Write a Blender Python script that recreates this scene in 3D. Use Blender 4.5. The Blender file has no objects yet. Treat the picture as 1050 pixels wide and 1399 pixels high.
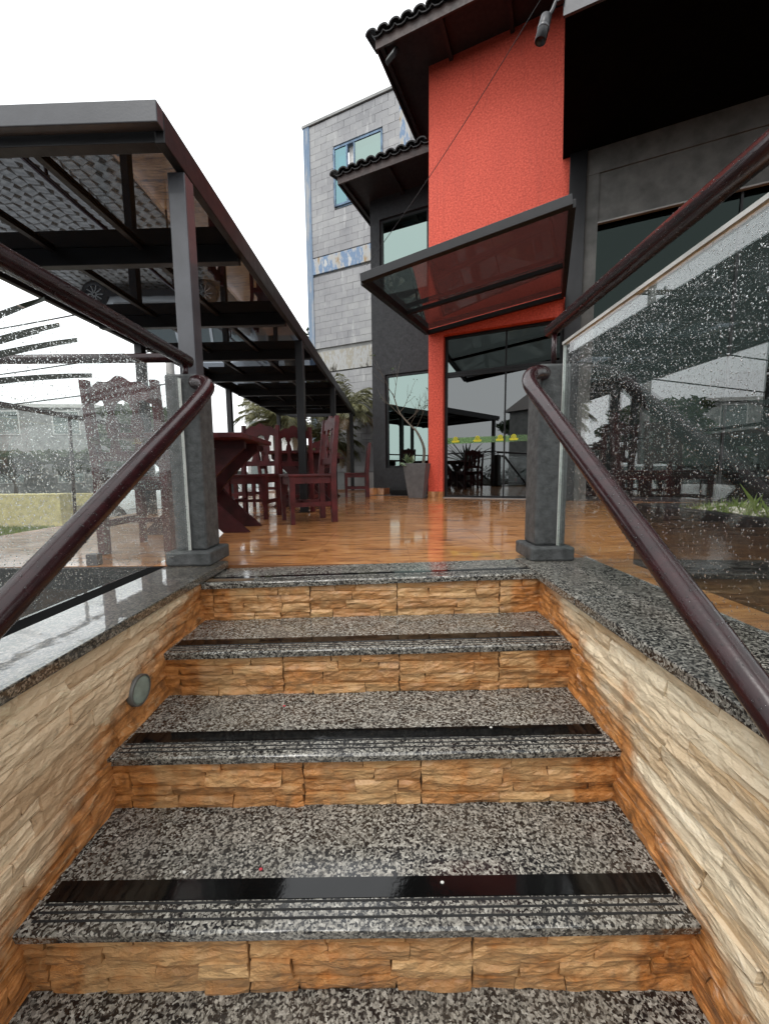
import bpy, bmesh, math, random
from mathutils import Vector, Matrix, noise
R = math.radians
random.seed(7)
sc = bpy.context.scene
COL = sc.collection

# ------------------------------------------------------------------ camera
CAM_Z, PITCH, ROLL = 0.465, 6.0, -0.6
cd = bpy.data.cameras.new('camera')
cd.sensor_fit = 'HORIZONTAL'; cd.sensor_width = 36.0; cd.lens = 18.0
cd.clip_start = 0.02; cd.clip_end = 3000
cam = bpy.data.objects.new('camera', cd); COL.objects.link(cam)
cam.matrix_world = Matrix.Translation((0, 0, CAM_Z)) @ Matrix.Rotation(R(90 - PITCH), 4, 'X') @ Matrix.Rotation(R(ROLL), 4, 'Z')
sc.camera = cam

# ------------------------------------------------------------------ world: overcast daylight
SUN_EL, SUN_AZ = 58.0, 215.0          # behind the camera, a little to the left
w = bpy.data.worlds.new('World'); sc.world = w; w.use_nodes = True
nt = w.node_tree; nt.nodes.clear()
sky = nt.nodes.new('ShaderNodeTexSky'); sky.sky_type = 'NISHITA'; sky.sun_disc = False
sky.sun_elevation = R(SUN_EL); sky.sun_rotation = R(SUN_AZ); sky.dust_density = 4.0
hs = nt.nodes.new('ShaderNodeHueSaturation'); hs.inputs['Saturation'].default_value = 0.2
mx = nt.nodes.new('ShaderNodeMix'); mx.data_type = 'RGBA'; mx.inputs[0].default_value = 0.88
mx.inputs[7].default_value = (9.3, 9.55, 9.75, 1)
bg = nt.nodes.new('ShaderNodeBackground'); bg.inputs['Strength'].default_value = 0.115
wo = nt.nodes.new('ShaderNodeOutputWorld')
nt.links.new(sky.outputs[0], hs.inputs['Color']); nt.links.new(hs.outputs[0], mx.inputs[6])
nt.links.new(mx.outputs[2], bg.inputs['Color']); nt.links.new(bg.outputs[0], wo.inputs['Surface'])
sl = bpy.data.lights.new('sun', 'SUN'); sl.energy = 0.7; sl.angle = R(25); sl.color = (1, 0.97, 0.93)
so = bpy.data.objects.new('sun', sl); COL.objects.link(so)
_d = Vector((math.sin(R(SUN_AZ)) * math.cos(R(SUN_EL)), math.cos(R(SUN_AZ)) * math.cos(R(SUN_EL)), math.sin(R(SUN_EL))))
so.rotation_euler = _d.to_track_quat('Z', 'Y').to_euler(); so.location = _d * 30
vs = sc.view_settings
vs.view_transform = 'Standard'; vs.look = 'None'; vs.gamma = 1.0; vs.use_curve_mapping = False
vs.exposure = 0.9
sc.cycles.max_bounces = 8; sc.cycles.transparent_max_bounces = 24
sc.cycles.sample_clamp_indirect = 6.0
sc.cycles.caustics_reflective = False; sc.cycles.caustics_refractive = False

# ------------------------------------------------------------------ materials
class NT:
    def __init__(s, name):
        s.m = bpy.data.materials.new(name); s.m.use_nodes = True
        s.t = s.m.node_tree; s.t.nodes.clear()
        s.out = s.t.nodes.new('ShaderNodeOutputMaterial')
    def n(s, typ, ins=None, **kw):
        nd = s.t.nodes.new(typ)
        for k, v in kw.items(): setattr(nd, k, v)
        for k, v in (ins or {}).items():
            if hasattr(v, 'is_output') or isinstance(v, bpy.types.NodeSocket): s.t.links.new(v, nd.inputs[k])
            else: nd.inputs[k].default_value = v
        return nd
    def link(s, a, b): s.t.links.new(a, b)
    def coord(s, scale=(1, 1, 1), kind='Object', rnd=False):
        tc = s.n('ShaderNodeTexCoord').outputs[kind]
        if rnd:
            oi = s.n('ShaderNodeObjectInfo')
            off = s.n('ShaderNodeMath', {0: oi.outputs['Random'], 1: 37.0}, operation='MULTIPLY').outputs[0]
            tc = s.n('ShaderNodeVectorMath', {0: tc, 1: off}, operation='ADD').outputs[0]
        return s.n('ShaderNodeMapping', {'Vector': tc, 'Scale': scale}).outputs[0]
    def noise(s, vec, scale, detail=4, rough=.55, dist=0):
        return s.n('ShaderNodeTexNoise', {'Vector': vec, 'Scale': scale, 'Detail': detail, 'Roughness': rough, 'Distortion': dist}).outputs[0]
    def ramp(s, fac, stops, interp='LINEAR'):
        nd = s.n('ShaderNodeValToRGB', {0: fac}); cr = nd.color_ramp; cr.interpolation = interp
        while len(cr.elements) < len(stops): cr.elements.new(0.5)
        for e, (p, c) in zip(cr.elements, stops):
            e.position = p; e.color = (c[0], c[1], c[2], 1) if hasattr(c, '__len__') else (c, c, c, 1)
        return nd.outputs[0]
    def mix(s, f, a, b, blend='MIX'):
        nd = s.n('ShaderNodeMix', data_type='RGBA', blend_type=blend)
        for i, v in ((0, f), (6, a), (7, b)):
            if isinstance(v, bpy.types.NodeSocket): s.t.links.new(v, nd.inputs[i])
            elif i == 0: nd.inputs[0].default_value = v
            else: nd.inputs[i].default_value = (*v, 1)
        return nd.outputs[2]
    def math(s, op, a, b=0.0):
        return s.n('ShaderNodeMath', {0: a, 1: b}, operation=op).outputs[0]
    def bump(s, h, strength=.3, dist=.01, normal=None):
        ins = {'Height': h, 'Strength': strength, 'Distance': dist}
        if normal is not None: ins['Normal'] = normal
        return s.n('ShaderNodeBump', ins).outputs[0]
    def bsdf(s, color, rough=.5, metal=0, normal=None, coat=0, coat_rough=.05, spec=.5, **kw):
        p = s.n('ShaderNodeBsdfPrincipled')
        for k, v in (('Base Color', color), ('Roughness', rough), ('Metallic', metal), ('Coat Weight', coat), ('Coat Roughness', coat_rough), ('Specular IOR Level', spec), *kw.items()):
            if isinstance(v, bpy.types.NodeSocket): s.t.links.new(v, p.inputs[k])
            elif k == 'Base Color': p.inputs[k].default_value = (*v, 1)
            else: p.inputs[k].default_value = v
        if normal is not None: s.t.links.new(normal, p.inputs['Normal'])
        s.t.links.new(p.outputs[0], s.out.inputs[0]); return p

M = {}
def m_paint(name, col, rough=.4, var=.25, scale=6, bump=.15, bscale=60, coat=0, metal=0, spec=.5):
    k = NT(name); c = k.coord()
    n1 = k.noise(c, scale, 5)
    a = tuple(x * (1 - var) for x in col); b = tuple(min(1, x * (1 + var)) for x in col)
    color = k.ramp(n1, [(.3, a), (.7, b)])
    r = k.n('ShaderNodeMapRange', {0: k.noise(c, scale * 3, 3), 3: rough * .7, 4: min(1, rough * 1.35)}).outputs[0]
    k.bsdf(color, r, metal, k.bump(k.noise(c, bscale, 4), bump, .004), coat, spec=spec)
    M[name] = k.m; return k.m

def m_granite():
    k = NT('granite'); c = k.coord()
    wob = k.n('ShaderNodeTexNoise', {'Vector': c, 'Scale': 110.0, 'Detail': 2.0}).outputs[1]
    cw = k.mix(.010, c, wob, 'ADD')
    v = k.n('ShaderNodeTexVoronoi', {'Vector': cw, 'Scale': 205.0, 'Randomness': 1.0})
    sep = k.n('ShaderNodeSeparateColor', {0: v.outputs['Color']}).outputs[0]
    n1 = k.noise(cw, 88, 4, .65)
    f = k.math('ADD', k.math('MULTIPLY', sep, .50), k.math('MULTIPLY', n1, .62))
    col = k.ramp(f, [(.41, (.006, .006, .007)), (.485, (.022, .021, .020)), (.535, (.10, .093, .080)), (.63, (.20, .188, .165)), (.75, (.32, .302, .262)), (.90, (.52, .50, .45))])
    big = k.noise(c, 4, 4)
    col = k.mix(k.ramp(big, [(.45, 0), (.75, .35)]), col, (.10, .085, .065), 'MIX')
    wet = k.noise(c, 7, 5, .6)
    r = k.n('ShaderNodeMapRange', {0: wet, 1: .35, 2: .65, 3: .10, 4: .38}).outputs[0]
    nb = k.bump(k.noise(c, 240, 3), .12, .002)
    k.bsdf(col, r, 0, nb, coat=.55, coat_rough=.10)
    M['granite'] = k.m
m_granite()

def m_granite_wet():
    k = NT('granite_wet'); c = k.coord()
    wob = k.n('ShaderNodeTexNoise', {'Vector': c, 'Scale': 110.0, 'Detail': 2.0}).outputs[1]
    cw = k.mix(.010, c, wob, 'ADD')
    v = k.n('ShaderNodeTexVoronoi', {'Vector': cw, 'Scale': 205.0})
    sep = k.n('ShaderNodeSeparateColor', {0: v.outputs['Color']}).outputs[0]
    f = k.math('ADD', k.math('MULTIPLY', sep, .50), k.math('MULTIPLY', k.noise(cw, 88, 4, .65), .62))
    col = k.ramp(f, [(.44, (.006, .006, .006)), (.52, (.03, .027, .023)), (.60, (.10, .085, .066)), (.74, (.18, .155, .12)), (.90, (.30, .27, .23))])
    rip = k.noise(k.coord((1, 1, 1)), 28, 3, .5, .4)
    k.bsdf(col, .30, 0, k.bump(k.noise(c, 200, 3), .1, .002), coat=1.0, coat_rough=.02,
           **{'Coat Normal': k.bump(rip, .05, .004), 'Coat IOR': 1.75})
    M['granite_wet'] = k.m
m_granite_wet()

def m_stone(name, base, light, stain, rough=.55):
    k = NT(name); c = k.coord()
    oi = k.n('ShaderNodeObjectInfo').outputs['Random']
    at = k.n('ShaderNodeAttribute', attribute_name='stain').outputs['Fac']
    tone = k.math('ADD', k.math('MULTIPLY', oi, .55), k.math('MULTIPLY', k.noise(c, 9, 5), .6))
    col = k.mix(k.ramp(tone, [(.3, 0), (.85, 1)]), base, light)
    sn = k.noise(c, 16, 6, .65)
    s = k.math('ADD', at, k.math('MULTIPLY', k.math('SUBTRACT', sn, .5), 1.1))
    scol = k.ramp(k.noise(c, 22, 5, .6), [(.3, tuple(x * .35 for x in stain)), (.5, stain), (.75, (min(1, stain[0] * 1.45), stain[1] * 1.7, stain[2] * 2.4))])
    col = k.mix(k.ramp(s, [(.25, 0), (.75, .95)]), col, scol)
    dk = k.noise(c, 34, 5, .7)
    col = k.mix(k.ramp(dk, [(.22, .7), (.40, 0)]), col, (.05, .03, .018))
    ca = k.coord((.45, .45, 1))
    st = k.noise(ca, 30, 5, .6, .25)
    rid = k.math('SUBTRACT', 1.0, k.math('ABSOLUTE', k.math('SUBTRACT', k.math('MULTIPLY', k.noise(ca, 26, 3, .5, .4), 2.0), 1.0)))
    rid = k.math('POWER', rid, 5.0)
    fine = k.noise(c, 120, 4, .6)
    h = k.math('ADD', k.math('ADD', k.math('MULTIPLY', st, 1.1), k.math('MULTIPLY', rid, .25)), k.math('MULTIPLY', fine, .22))
    ridge_glint = k.ramp(k.math('MULTIPLY', rid, k.noise(c, 12, 3)), [(.42, 0), (.75, .35)])  # pale lines along the ridges: highlights put into the colour
    col = k.mix(ridge_glint, col, tuple(min(.85, x * 1.45) for x in light))
    nb = k.bump(h, .75, .013)
    k.bsdf(col, k.n('ShaderNodeMapRange', {0: dk, 3: rough * .6, 4: rough * 1.3}).outputs[0], 0, nb, coat=.30, coat_rough=.22)
    M[name] = k.m
m_stone('wall_stone', (.60, .43, .255), (.86, .73, .53), (.46, .17, .035))
m_stone('riser_stone', (.35, .185, .075), (.60, .37, .17), (.42, .155, .033))
m_stone('wall_stone_shaded', (.53, .35, .205), (.80, .61, .41), (.42, .155, .035))  # darker copy of the wall stone, left wall's shade put into its colour
m_paint('mortar', (.10, .06, .03), .8)

def m_floor():
    k = NT('floor_tile')
    c = k.n('ShaderNodeNewGeometry').outputs['Position']
    mp = k.n('ShaderNodeMapping', {'Vector': c, 'Scale': (.8, 4.6, 1)}).outputs[0]
    n1 = k.noise(mp, 2.6, 9, .72, 1.2)
    n2 = k.noise(k.n('ShaderNodeMapping', {'Vector': c, 'Scale': (2.6, 20, 1)}).outputs[0], 3.0, 6, .65, .8)
    f = k.math('ADD', k.math('MULTIPLY', n1, .65), k.math('MULTIPLY', n2, .42))
    col = k.ramp(f, [(.40, (.050, .017, .006)), (.46, (.23, .085, .024)), (.53, (.48, .195, .056)), (.62, (.60, .29, .105)), (.74, (.66, .42, .21))])
    wl = k.noise(c, 3.5, 4)
    r = k.n('ShaderNodeMapRange', {0: wl, 1: .4, 2: .65, 3: .04, 4: .18}).outputs[0]
    k.bsdf(col, .40, 0, k.bump(n2, .10, .003), coat=1.0, coat_rough=r, **{'Coat Normal': k.bump(k.noise(c, 22, 3), .04, .004), 'Coat IOR': 1.6})
    M['floor_tile'] = k.m
m_floor()
m_paint('grout', (.16, .06, .018), .5)

m_paint('steel', (.006, .006, .007), .45, .3, 5, .1, 90, coat=.04, spec=.35)
m_paint('fascia_steel', (.036, .037, .042), .38, .2, 8, .1, 120, coat=.2)
m_paint('steel_grey', (.055, .056, .063), .38, .2, 8, .1, 120, coat=.25)
m_paint('concrete', (.060, .062, .062), .7, .45, 26, .9, 70, coat=.08)
m_paint('rail_paint', (.022, .0055, .0065), .24, .4, 30, .07, 140, coat=.15, spec=.4)
m_paint('black_strip', (.004, .004, .004), .06, .2, 20, .04, 60, spec=.45)
m_paint('groove', (.008, .008, .008), .7)
m_paint('black_wall', (.016, .017, .019), .8, .35, 9, .6, 85)
m_paint('black_gloss', (.005, .005, .005), .5, .3, 9, .2, 40, spec=.2)
m_paint('soffit', (.0025, .0025, .0025), .9, .3, 6, .2, 40, spec=.03)
m_paint('soffit_wood', (.014, .007, .006), .65, .4, 6, .3, 40)
m_paint('fascia_wood', (.035, .018, .014), .55, .4, 8, .3, 50)
m_paint('roof_clay', (.016, .014, .014), .55, .5, 12, .5, 60)
m_paint('band_concrete', (.085, .085, .08), .85, .4, 4, .5, 50)
m_paint('wood', (.060, .008, .009), .48, .5, 10, .4, 60, coat=.05, spec=.25)
m_paint('wood_dark', (.032, .006, .007), .5, .5, 10, .4, 60, coat=.04, spec=.25)
m_paint('pot', (.085, .085, .088), .6, .25, 10, .4, 60)
m_paint('soil', (.05, .035, .022), .9, .5, 30, .9, 60)
m_paint('rock', (.36, .32, .26), .8, .5, 14, .8, 40)
m_paint('asphalt', (.055, .056, .058), .30, .35, 2, .5, 120, coat=.35)
m_paint('sett', (.24, .225, .205), .45, .5, 11, .5, 60, coat=.25)
m_paint('sidewalk', (.26, .25, .235), .5, .3, 3, .4, 70, coat=.2)
m_paint('yellow_kerb', (.50, .42, .20), .6, .3, 7, .4, 50)
m_paint('bark', (.075, .058, .042), .9, .5, 14, .9, 30)
m_paint('stem', (.10, .085, .065), .8, .5, 30, .6, 60)
m_paint('plaster_white', (.62, .61, .58), .8, .15, 3, .3, 50)
m_paint('plaster_grey', (.28, .28, .27), .85, .25, 3, .3, 50)
m_paint('roof_red', (.22, .08, .05), .8, .4, 8, .4, 30)
m_paint('tyre', (.012, .012, .012), .7)
m_paint('chrome', (.5, .5, .5), .2, .1, 5, 0, 20, metal=1)
m_paint('car_white', (.62, .63, .62), .2, .05, 3, 0, 30, coat=1)
m_paint('car_dark', (.035, .038, .045), .2, .1, 3, 0, 30, coat=1)
m_paint('car_trim', (.012, .012, .013), .5)
m_paint('yellow_film', (.62, .58, .02), .5, .1)
m_paint('olive_film', (.22, .26, .03), .5, .1)
m_paint('cable', (.01, .01, .01), .6)
m_paint('lamp_glass', (.24, .28, .24), .45, .2, 30, .1, 100)
m_paint('lamp_metal', (.03, .03, .032), .35, metal=.3)
m_paint('lamp_ring', (.10, .095, .085), .4)
m_paint('flood_glass', (.5, .52, .5), .3)
m_paint('blue_paint', (.13, .20, .29), .85, .45, 6, .4, 40)
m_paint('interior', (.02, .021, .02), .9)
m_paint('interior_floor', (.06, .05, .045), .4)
m_paint('debris', (.65, .64, .6), .6)
m_paint('flower', (.5, .03, .05), .6)

def m_redstucco():
    k = NT('red_stucco'); c = k.coord(); drip = k.noise(k.coord((3.5, 3.5, .22)), 2.4, 5, .6)
    n1 = k.noise(c, 38, 4, .6); n2 = k.noise(c, 1.6, 4)
    col = k.ramp(n1, [(.30, (.46, .042, .022)), (.52, (.68, .088, .048)), (.72, (.80, .145, .085))])
    col = k.mix(k.ramp(n2, [(.45, 0), (.8, .3)]), col, (.44, .04, .023))
    col = k.mix(k.ramp(drip, [(.54, 0), (.72, .30)]), col, (.34, .045, .03))
    k.bsdf(col, .72, 0, k.bump(n1, .75, .012)); M['red_stucco'] = k.m
m_redstucco()

def m_block():
    k = NT('grey_block'); c = k.coord(); oi = k.n('ShaderNodeObjectInfo').outputs['Random']
    t = k.math('ADD', k.math('MULTIPLY', oi, .16), k.math('MULTIPLY', k.noise(k.n('ShaderNodeNewGeometry').outputs['Position'], 1.1, 6, .65), .95))
    col = k.ramp(t, [(.3, (.23, .23, .24)), (.55, (.31, .31, .315)), (.85, (.42, .42, .41))])
    s = k.noise(k.n('ShaderNodeMapping', {'Vector': k.n('ShaderNodeNewGeometry').outputs['Position'], 'Scale': (1.6, 1.6, .3)}).outputs[0], 2.2, 6, .7)
    col = k.mix(k.ramp(s, [(.57, 0), (.72, .7)]), col, (.66, .66, .64))
    k.bsdf(col, .85, 0, k.bump(k.noise(c, 30, 4), .4, .01)); M['grey_block'] = k.m
m_block()
def m_band(name, base, peel):
    k = NT(name); c = k.coord((1.5, 1.5, .5))
    s = k.noise(c, 2.6, 7, .7)
    k.bsdf(k.ramp(s, [(.36, peel), (.44, (.40, .39, .36)), (.50, (.40, .41, .42)), (.53, base), (.60, base), (.64, (.50, .50, .49))]), .85, 0, k.bump(s, .3, .01)); M[name] = k.m
m_band('band_blue', (.17, .25, .37), (.30, .20, .10))
def m_strip():
    k = NT('strip_blue'); sx = k.noise(k.coord((2, 2, .35)), 2.4, 7, .7)
    k.bsdf(k.ramp(sx, [(.38, (.34, .35, .36)), (.48, (.20, .26, .34)), (.6, (.15, .22, .32)), (.72, (.40, .41, .42))]), .85); M['strip_blue'] = k.m
m_strip()
m_band('band_mould', (.33, .31, .26), (.035, .03, .022))

def m_leaf(name, a, b, rough=.45):
    k = NT(name); c = k.coord(); g = k.n('ShaderNodeNewGeometry')
    n1 = k.noise(c, 2.3, 3); rn = g.outputs['Random Per Island']
    f = k.math('ADD', k.math('MULTIPLY', n1, .5), k.math('MULTIPLY', rn, .5))
    col = k.ramp(f, [(.2, a), (.8, b)])
    p = k.bsdf(col, rough, 0)
    tr = k.n('ShaderNodeBsdfTranslucent', {'Color': col})
    ms = k.n('ShaderNodeMixShader', {0: .25}); k.link(p.outputs[0], ms.inputs[1]); k.link(tr.outputs[0], ms.inputs[2])
    k.link(ms.outputs[0], k.out.inputs[0]); M[name] = k.m
m_leaf('leaf', (.018, .035, .012), (.065, .10, .03))
m_leaf('leaf_palm', (.06, .065, .025), (.26, .25, .12))
m_leaf('leaf_dry', (.16, .10, .05), (.30, .21, .11))
m_leaf('leaf_dark', (.010, .014, .009), (.035, .045, .022))
m_leaf('leaf_pale', (.13, .19, .10), (.26, .34, .20))
m_leaf('grass', (.09, .13, .02), (.22, .28, .06))

def m_glass(name, tint, refl=0.04, gcol=(1, 1, 1), rough=0.0, haze=0.0):
    k = NT(name)
    lw = k.n('ShaderNodeLayerWeight', {'Blend': .5}).outputs['Facing']
    f = k.math('POWER', lw, 4.5)
    f = k.n('ShaderNodeMapRange', {0: f, 3: refl, 4: 1.0}).outputs[0]
    t = k.n('ShaderNodeBsdfTransparent', {'Color': (*tint, 1)}).outputs[0]
    if haze > 0:
        d = k.n('ShaderNodeBsdfTranslucent', {'Color': (.8, .82, .8, 1)}).outputs[0]
        hz = k.n('ShaderNodeMixShader', {0: haze, 1: t, 2: d}); t = hz.outputs[0]
    g = k.n('ShaderNodeBsdfGlossy', {'Color': (*gcol, 1), 'Roughness': rough}).outputs[0]
    ms = k.n('ShaderNodeMixShader', {0: f, 1: t, 2: g})
    k.link(ms.outputs[0], k.out.inputs[0]); M[name] = k.m
m_glass('rail_glass', (.975, .985, .98), .03, haze=.006)
m_glass('rail_glass_right', (.93, .965, .955), .09, haze=.008)
m_glass('rail_glass_left', (.96, .975, .97), .02, haze=.035)
m_glass('glass_edge', (.5, .62, .58), .25)
m_glass('window_mint', (.10, .14, .13), .40, (.50, .64, .59), .01)
m_glass('window_dark', (.05, .08, .075), .20, (.72, .86, .82), .01)
m_glass('shop_glass', (.10, .14, .13), .035, (.40, .52, .48), .01)
m_glass('door_glass', (.07, .08, .08), .24, (.50, .52, .52), .01)
m_glass('canopy_glass', (.30, .30, .30), .05, (.9, .9, .9), .02, haze=.012)
m_glass('car_glass', (.03, .04, .04), .15, (.9, 1, .95), .0)
m_glass('strip_film', (.72, .85, .60), .10, (.7, .9, .6), .3, haze=.05)
m_glass('blue_glass', (.06, .16, .19), .30, (.45, .75, .8), .02)
def m_roofpanel():
    k = NT('roof_panel'); c = k.coord()
    lw = k.n('ShaderNodeLayerWeight', {'Blend': .5}).outputs['Facing']
    f = k.n('ShaderNodeMapRange', {0: k.math('POWER', lw, 2.5), 3: .24, 4: .8}).outputs[0]
    g = k.n('ShaderNodeBsdfGlossy', {'Color': (.50, .55, .62, 1), 'Roughness': .012, 'Normal': k.bump(k.noise(c, 2.2, 2), .015, .02)}).outputs[0]
    d = k.n('ShaderNodeBsdfDiffuse', {'Color': (.02, .021, .022, 1)}).outputs[0]
    ms = k.n('ShaderNodeMixShader', {0: f, 1: d, 2: g}); k.link(ms.outputs[0], k.out.inputs[0]); M['roof_panel'] = k.m
m_roofpanel()
def m_water():
    k = NT('water_drop')
    g = k.n('ShaderNodeBsdfGlass', {'Color': (1, 1, 1, 1), 'Roughness': 0.0, 'IOR': 1.33})
    k.link(g.outputs[0], k.out.inputs[0]); M['water_drop'] = k.m
m_water()

# ------------------------------------------------------------------ mesh helpers
class MB:
    def __init__(s): s.v = []; s.f = []
    def add(s, vs, fs):
        o = len(s.v); s.v += [tuple(v) for v in vs]; s.f += [tuple(i + o for i in f) for f in fs]; return s
    def box(s, x0, x1, y0, y1, z0, z1):
        return s.add([(x0, y0, z0), (x1, y0, z0), (x1, y1, z0), (x0, y1, z0), (x0, y0, z1), (x1, y0, z1), (x1, y1, z1), (x0, y1, z1)],
                     [(0, 3, 2, 1), (4, 5, 6, 7), (0, 1, 5, 4), (1, 2, 6, 5), (2, 3, 7, 6), (3, 0, 4, 7)])
    def bar(s, a, b, wd, hg, up=(0, 0, 1)):
        a, b = Vector(a), Vector(b); d = (b - a).normalized(); up = Vector(up)
        if abs(d.dot(up)) > .98: up = Vector((0, 1, 0))
        r = d.cross(up).normalized(); u = r.cross(d).normalized()
        vs = []
        for p in (a, b):
            for sx, sy in ((-1, -1), (1, -1), (1, 1), (-1, 1)): vs.append(p + r * sx * wd / 2 + u * sy * hg / 2)
        return s.add(vs, [(0, 1, 2, 3), (7, 6, 5, 4), (0, 4, 5, 1), (1, 5, 6, 2), (2, 6, 7, 3), (3, 7, 4, 0)])
    def tube(s, pts, rad, n=10, cap=True):
        pts = [Vector(p) for p in pts]; m = len(pts)
        rads = rad if hasattr(rad, '__len__') else [rad] * m
        o = len(s.v); pu = None
        for i, p in enumerate(pts):
            d = (pts[min(i + 1, m - 1)] - pts[max(i - 1, 0)]).normalized()
            u = pu if pu is not None else (Vector((0, 0, 1)) if abs(d.z) < .9 else Vector((1, 0, 0)))
            r = d.cross(u).normalized(); u = r.cross(d).normalized(); pu = u
            for j in range(n):
                a = 2 * math.pi * j / n
                s.v.append(tuple(p + (r * math.cos(a) + u * math.sin(a)) * rads[i]))
        for i in range(m - 1):
            for j in range(n):
                a = o + i * n + j; b = o + i * n + (j + 1) % n
                s.f.append((a, b, b + n, a + n))
        if cap:
            s.f.append(tuple(o + j for j in range(n))[::-1]); s.f.append(tuple(o + (m - 1) * n + j for j in range(n)))
        return s
    def prism(s, poly, y0, y1, frame=None):
        """polygon in (x, z), extruded along y"""
        n = len(poly); vs = [(x, y0, z) for x, z in poly] + [(x, y1, z) for x, z in poly]
        if frame is not None: vs = [frame @ Vector(v) for v in vs]
        fs = [tuple(range(n)), tuple(range(2 * n - 1, n - 1, -1))]
        for i in range(n):
            j = (i + 1) % n; fs.append((i, i + n, j + n, j))
        return s.add(vs, fs)
    def lathe(s, prof, n=20, c=(0, 0, 0)):
        o = len(s.v)
        for r, z in prof:
            for j in range(n):
                a = 2 * math.pi * j / n; s.v.append((c[0] + r * math.cos(a), c[1] + r * math.sin(a), c[2] + z))
        for i in range(len(prof) - 1):
            for j in range(n):
                a = o + i * n + j; b = o + i * n + (j + 1) % n; s.f.append((a, b, b + n, a + n))
        s.f.append(tuple(o + j for j in range(n))[::-1]); s.f.append(tuple(o + (len(prof) - 1) * n + j for j in range(n)))
        return s
    def mesh(s, name, mat, smooth=False):
        me = bpy.data.meshes.new(name); me.from_pydata(s.v, [], s.f); me.update()
        if mat: me.materials.append(M[mat] if isinstance(mat, str) else mat)
        if smooth: me.polygons.foreach_set('use_smooth', [True] * len(me.polygons))
        return me
    def build(s, name, mat, parent=None, smooth=False, bevel=0, seg=2, loc=None, fix=False):
        me = s.mesh(name, mat, smooth)
        if fix:
            bm = bmesh.new(); bm.from_mesh(me); bmesh.ops.recalc_face_normals(bm, faces=bm.faces); bm.to_mesh(me); bm.free()
        return link(name, me, parent, bevel, seg, loc)
def link(name, me, parent=None, bevel=0, seg=2, loc=None):
    o = bpy.data.objects.new(name, me); COL.objects.link(o)
    if parent is not None: o.parent = parent
    if loc is not None: o.location = loc
    if bevel:
        md = o.modifiers.new('bevel', 'BEVEL'); md.width = bevel; md.segments = seg; md.limit_method = 'ANGLE'; md.angle_limit = R(40)
    return o
def tag(o, label=None, cat=None, group=None, kind=None):
    if label: o['label'] = label
    if cat: o['category'] = cat
    if group: o['group'] = group
    if kind: o['kind'] = kind
    return o
def thing(name, label, cat, loc=(0, 0, 0), rz=0, group=None):
    o = bpy.data.objects.new(name, None); COL.objects.link(o); o.empty_display_size = .1
    o.location = loc; o.rotation_euler = (0, 0, rz); return tag(o, label, cat, group)
def copy_tree(o, parent=None):
    c = o.copy(); COL.objects.link(c); c.parent = parent
    for ch in list(o.children): copy_tree(ch, c)
    return c
def smoothpath(pts, k=8):
    """Catmull-Rom through the points"""
    P = [Vector(p) for p in pts]; out = []
    for i in range(len(P) - 1):
        p0 = P[max(i - 1, 0)]; p1 = P[i]; p2 = P[i + 1]; p3 = P[min(i + 2, len(P) - 1)]
        for j in range(k):
            t = j / k
            out.append(.5 * ((2 * p1) + (p2 - p0) * t + (2 * p0 - 5 * p1 + 4 * p2 - p3) * t * t + (3 * p1 - p0 - 3 * p2 + p3) * t ** 3))
    out.append(P[-1]); return out
def nz(x, y, z=0): return noise.noise(Vector((x, y, z)))

# ------------------------------------------------------------------ ground
STREET = -0.90
g = MB().add([(-400, -400, STREET - .02), (400, -400, STREET - .02), (400, 400, STREET - .02), (-400, 400, STREET - .02)], [(0, 1, 2, 3)]).build('street', 'asphalt')
tag(g, kind='structure')

# terrace slab (structure) with its tiles
TY = 1.92
terr = MB()
terr.box(-2.99, 7.0, TY, 10.4, STREET, -.0016)
terr.box(1.03, 7.0, -2.5, TY - .001, STREET, -.0017)
to = terr.build('terrace_floor', 'grout'); tag(to, kind='structure')
ts = .52
tile_me = {}
def tile(x0, x1, y0, y1):
    key = (round(x1 - x0, 3), round(y1 - y0, 3))
    if key not in tile_me:
        a, b = key[0] / 2 - .0008, key[1] / 2 - .0008
        tile_me[key] = MB().box(-a, a, -b, b, -.013, 0).mesh('tile', 'floor_tile')
    return link('tile', tile_me[key], to, loc=((x0 + x1) / 2, (y0 + y1) / 2, random.uniform(-.0004, .0004)))
ny = 0; y = TY + .002
while y < 8.6:
    x = -2.985
    while x < 3.6:
        # skip what lies under the building
        lx = .912 * (x + ts / 2 - .775) - .41 * (y + ts / 2 - 6.77); ly = .41 * (x + ts / 2 - .775) + .912 * (y + ts / 2 - 6.77)
        if not (ly > 1.6 or (lx > 0 and ly > .5)): tile(x, x + ts, y, y + ts)
        x += ts
    y += ts; ny += 1
y = TY - ts * 1.0
while y > -.3:
    x = 1.035
    while x < 1.5: tile(x, x + ts, y, y + ts); x += ts
    y -= ts
fw = MB().box(-3.01, -1.10, TY - .02, TY, STREET, -.004).build('terrace_front_wall', 'black_gloss'); tag(fw, kind='structure')

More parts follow.
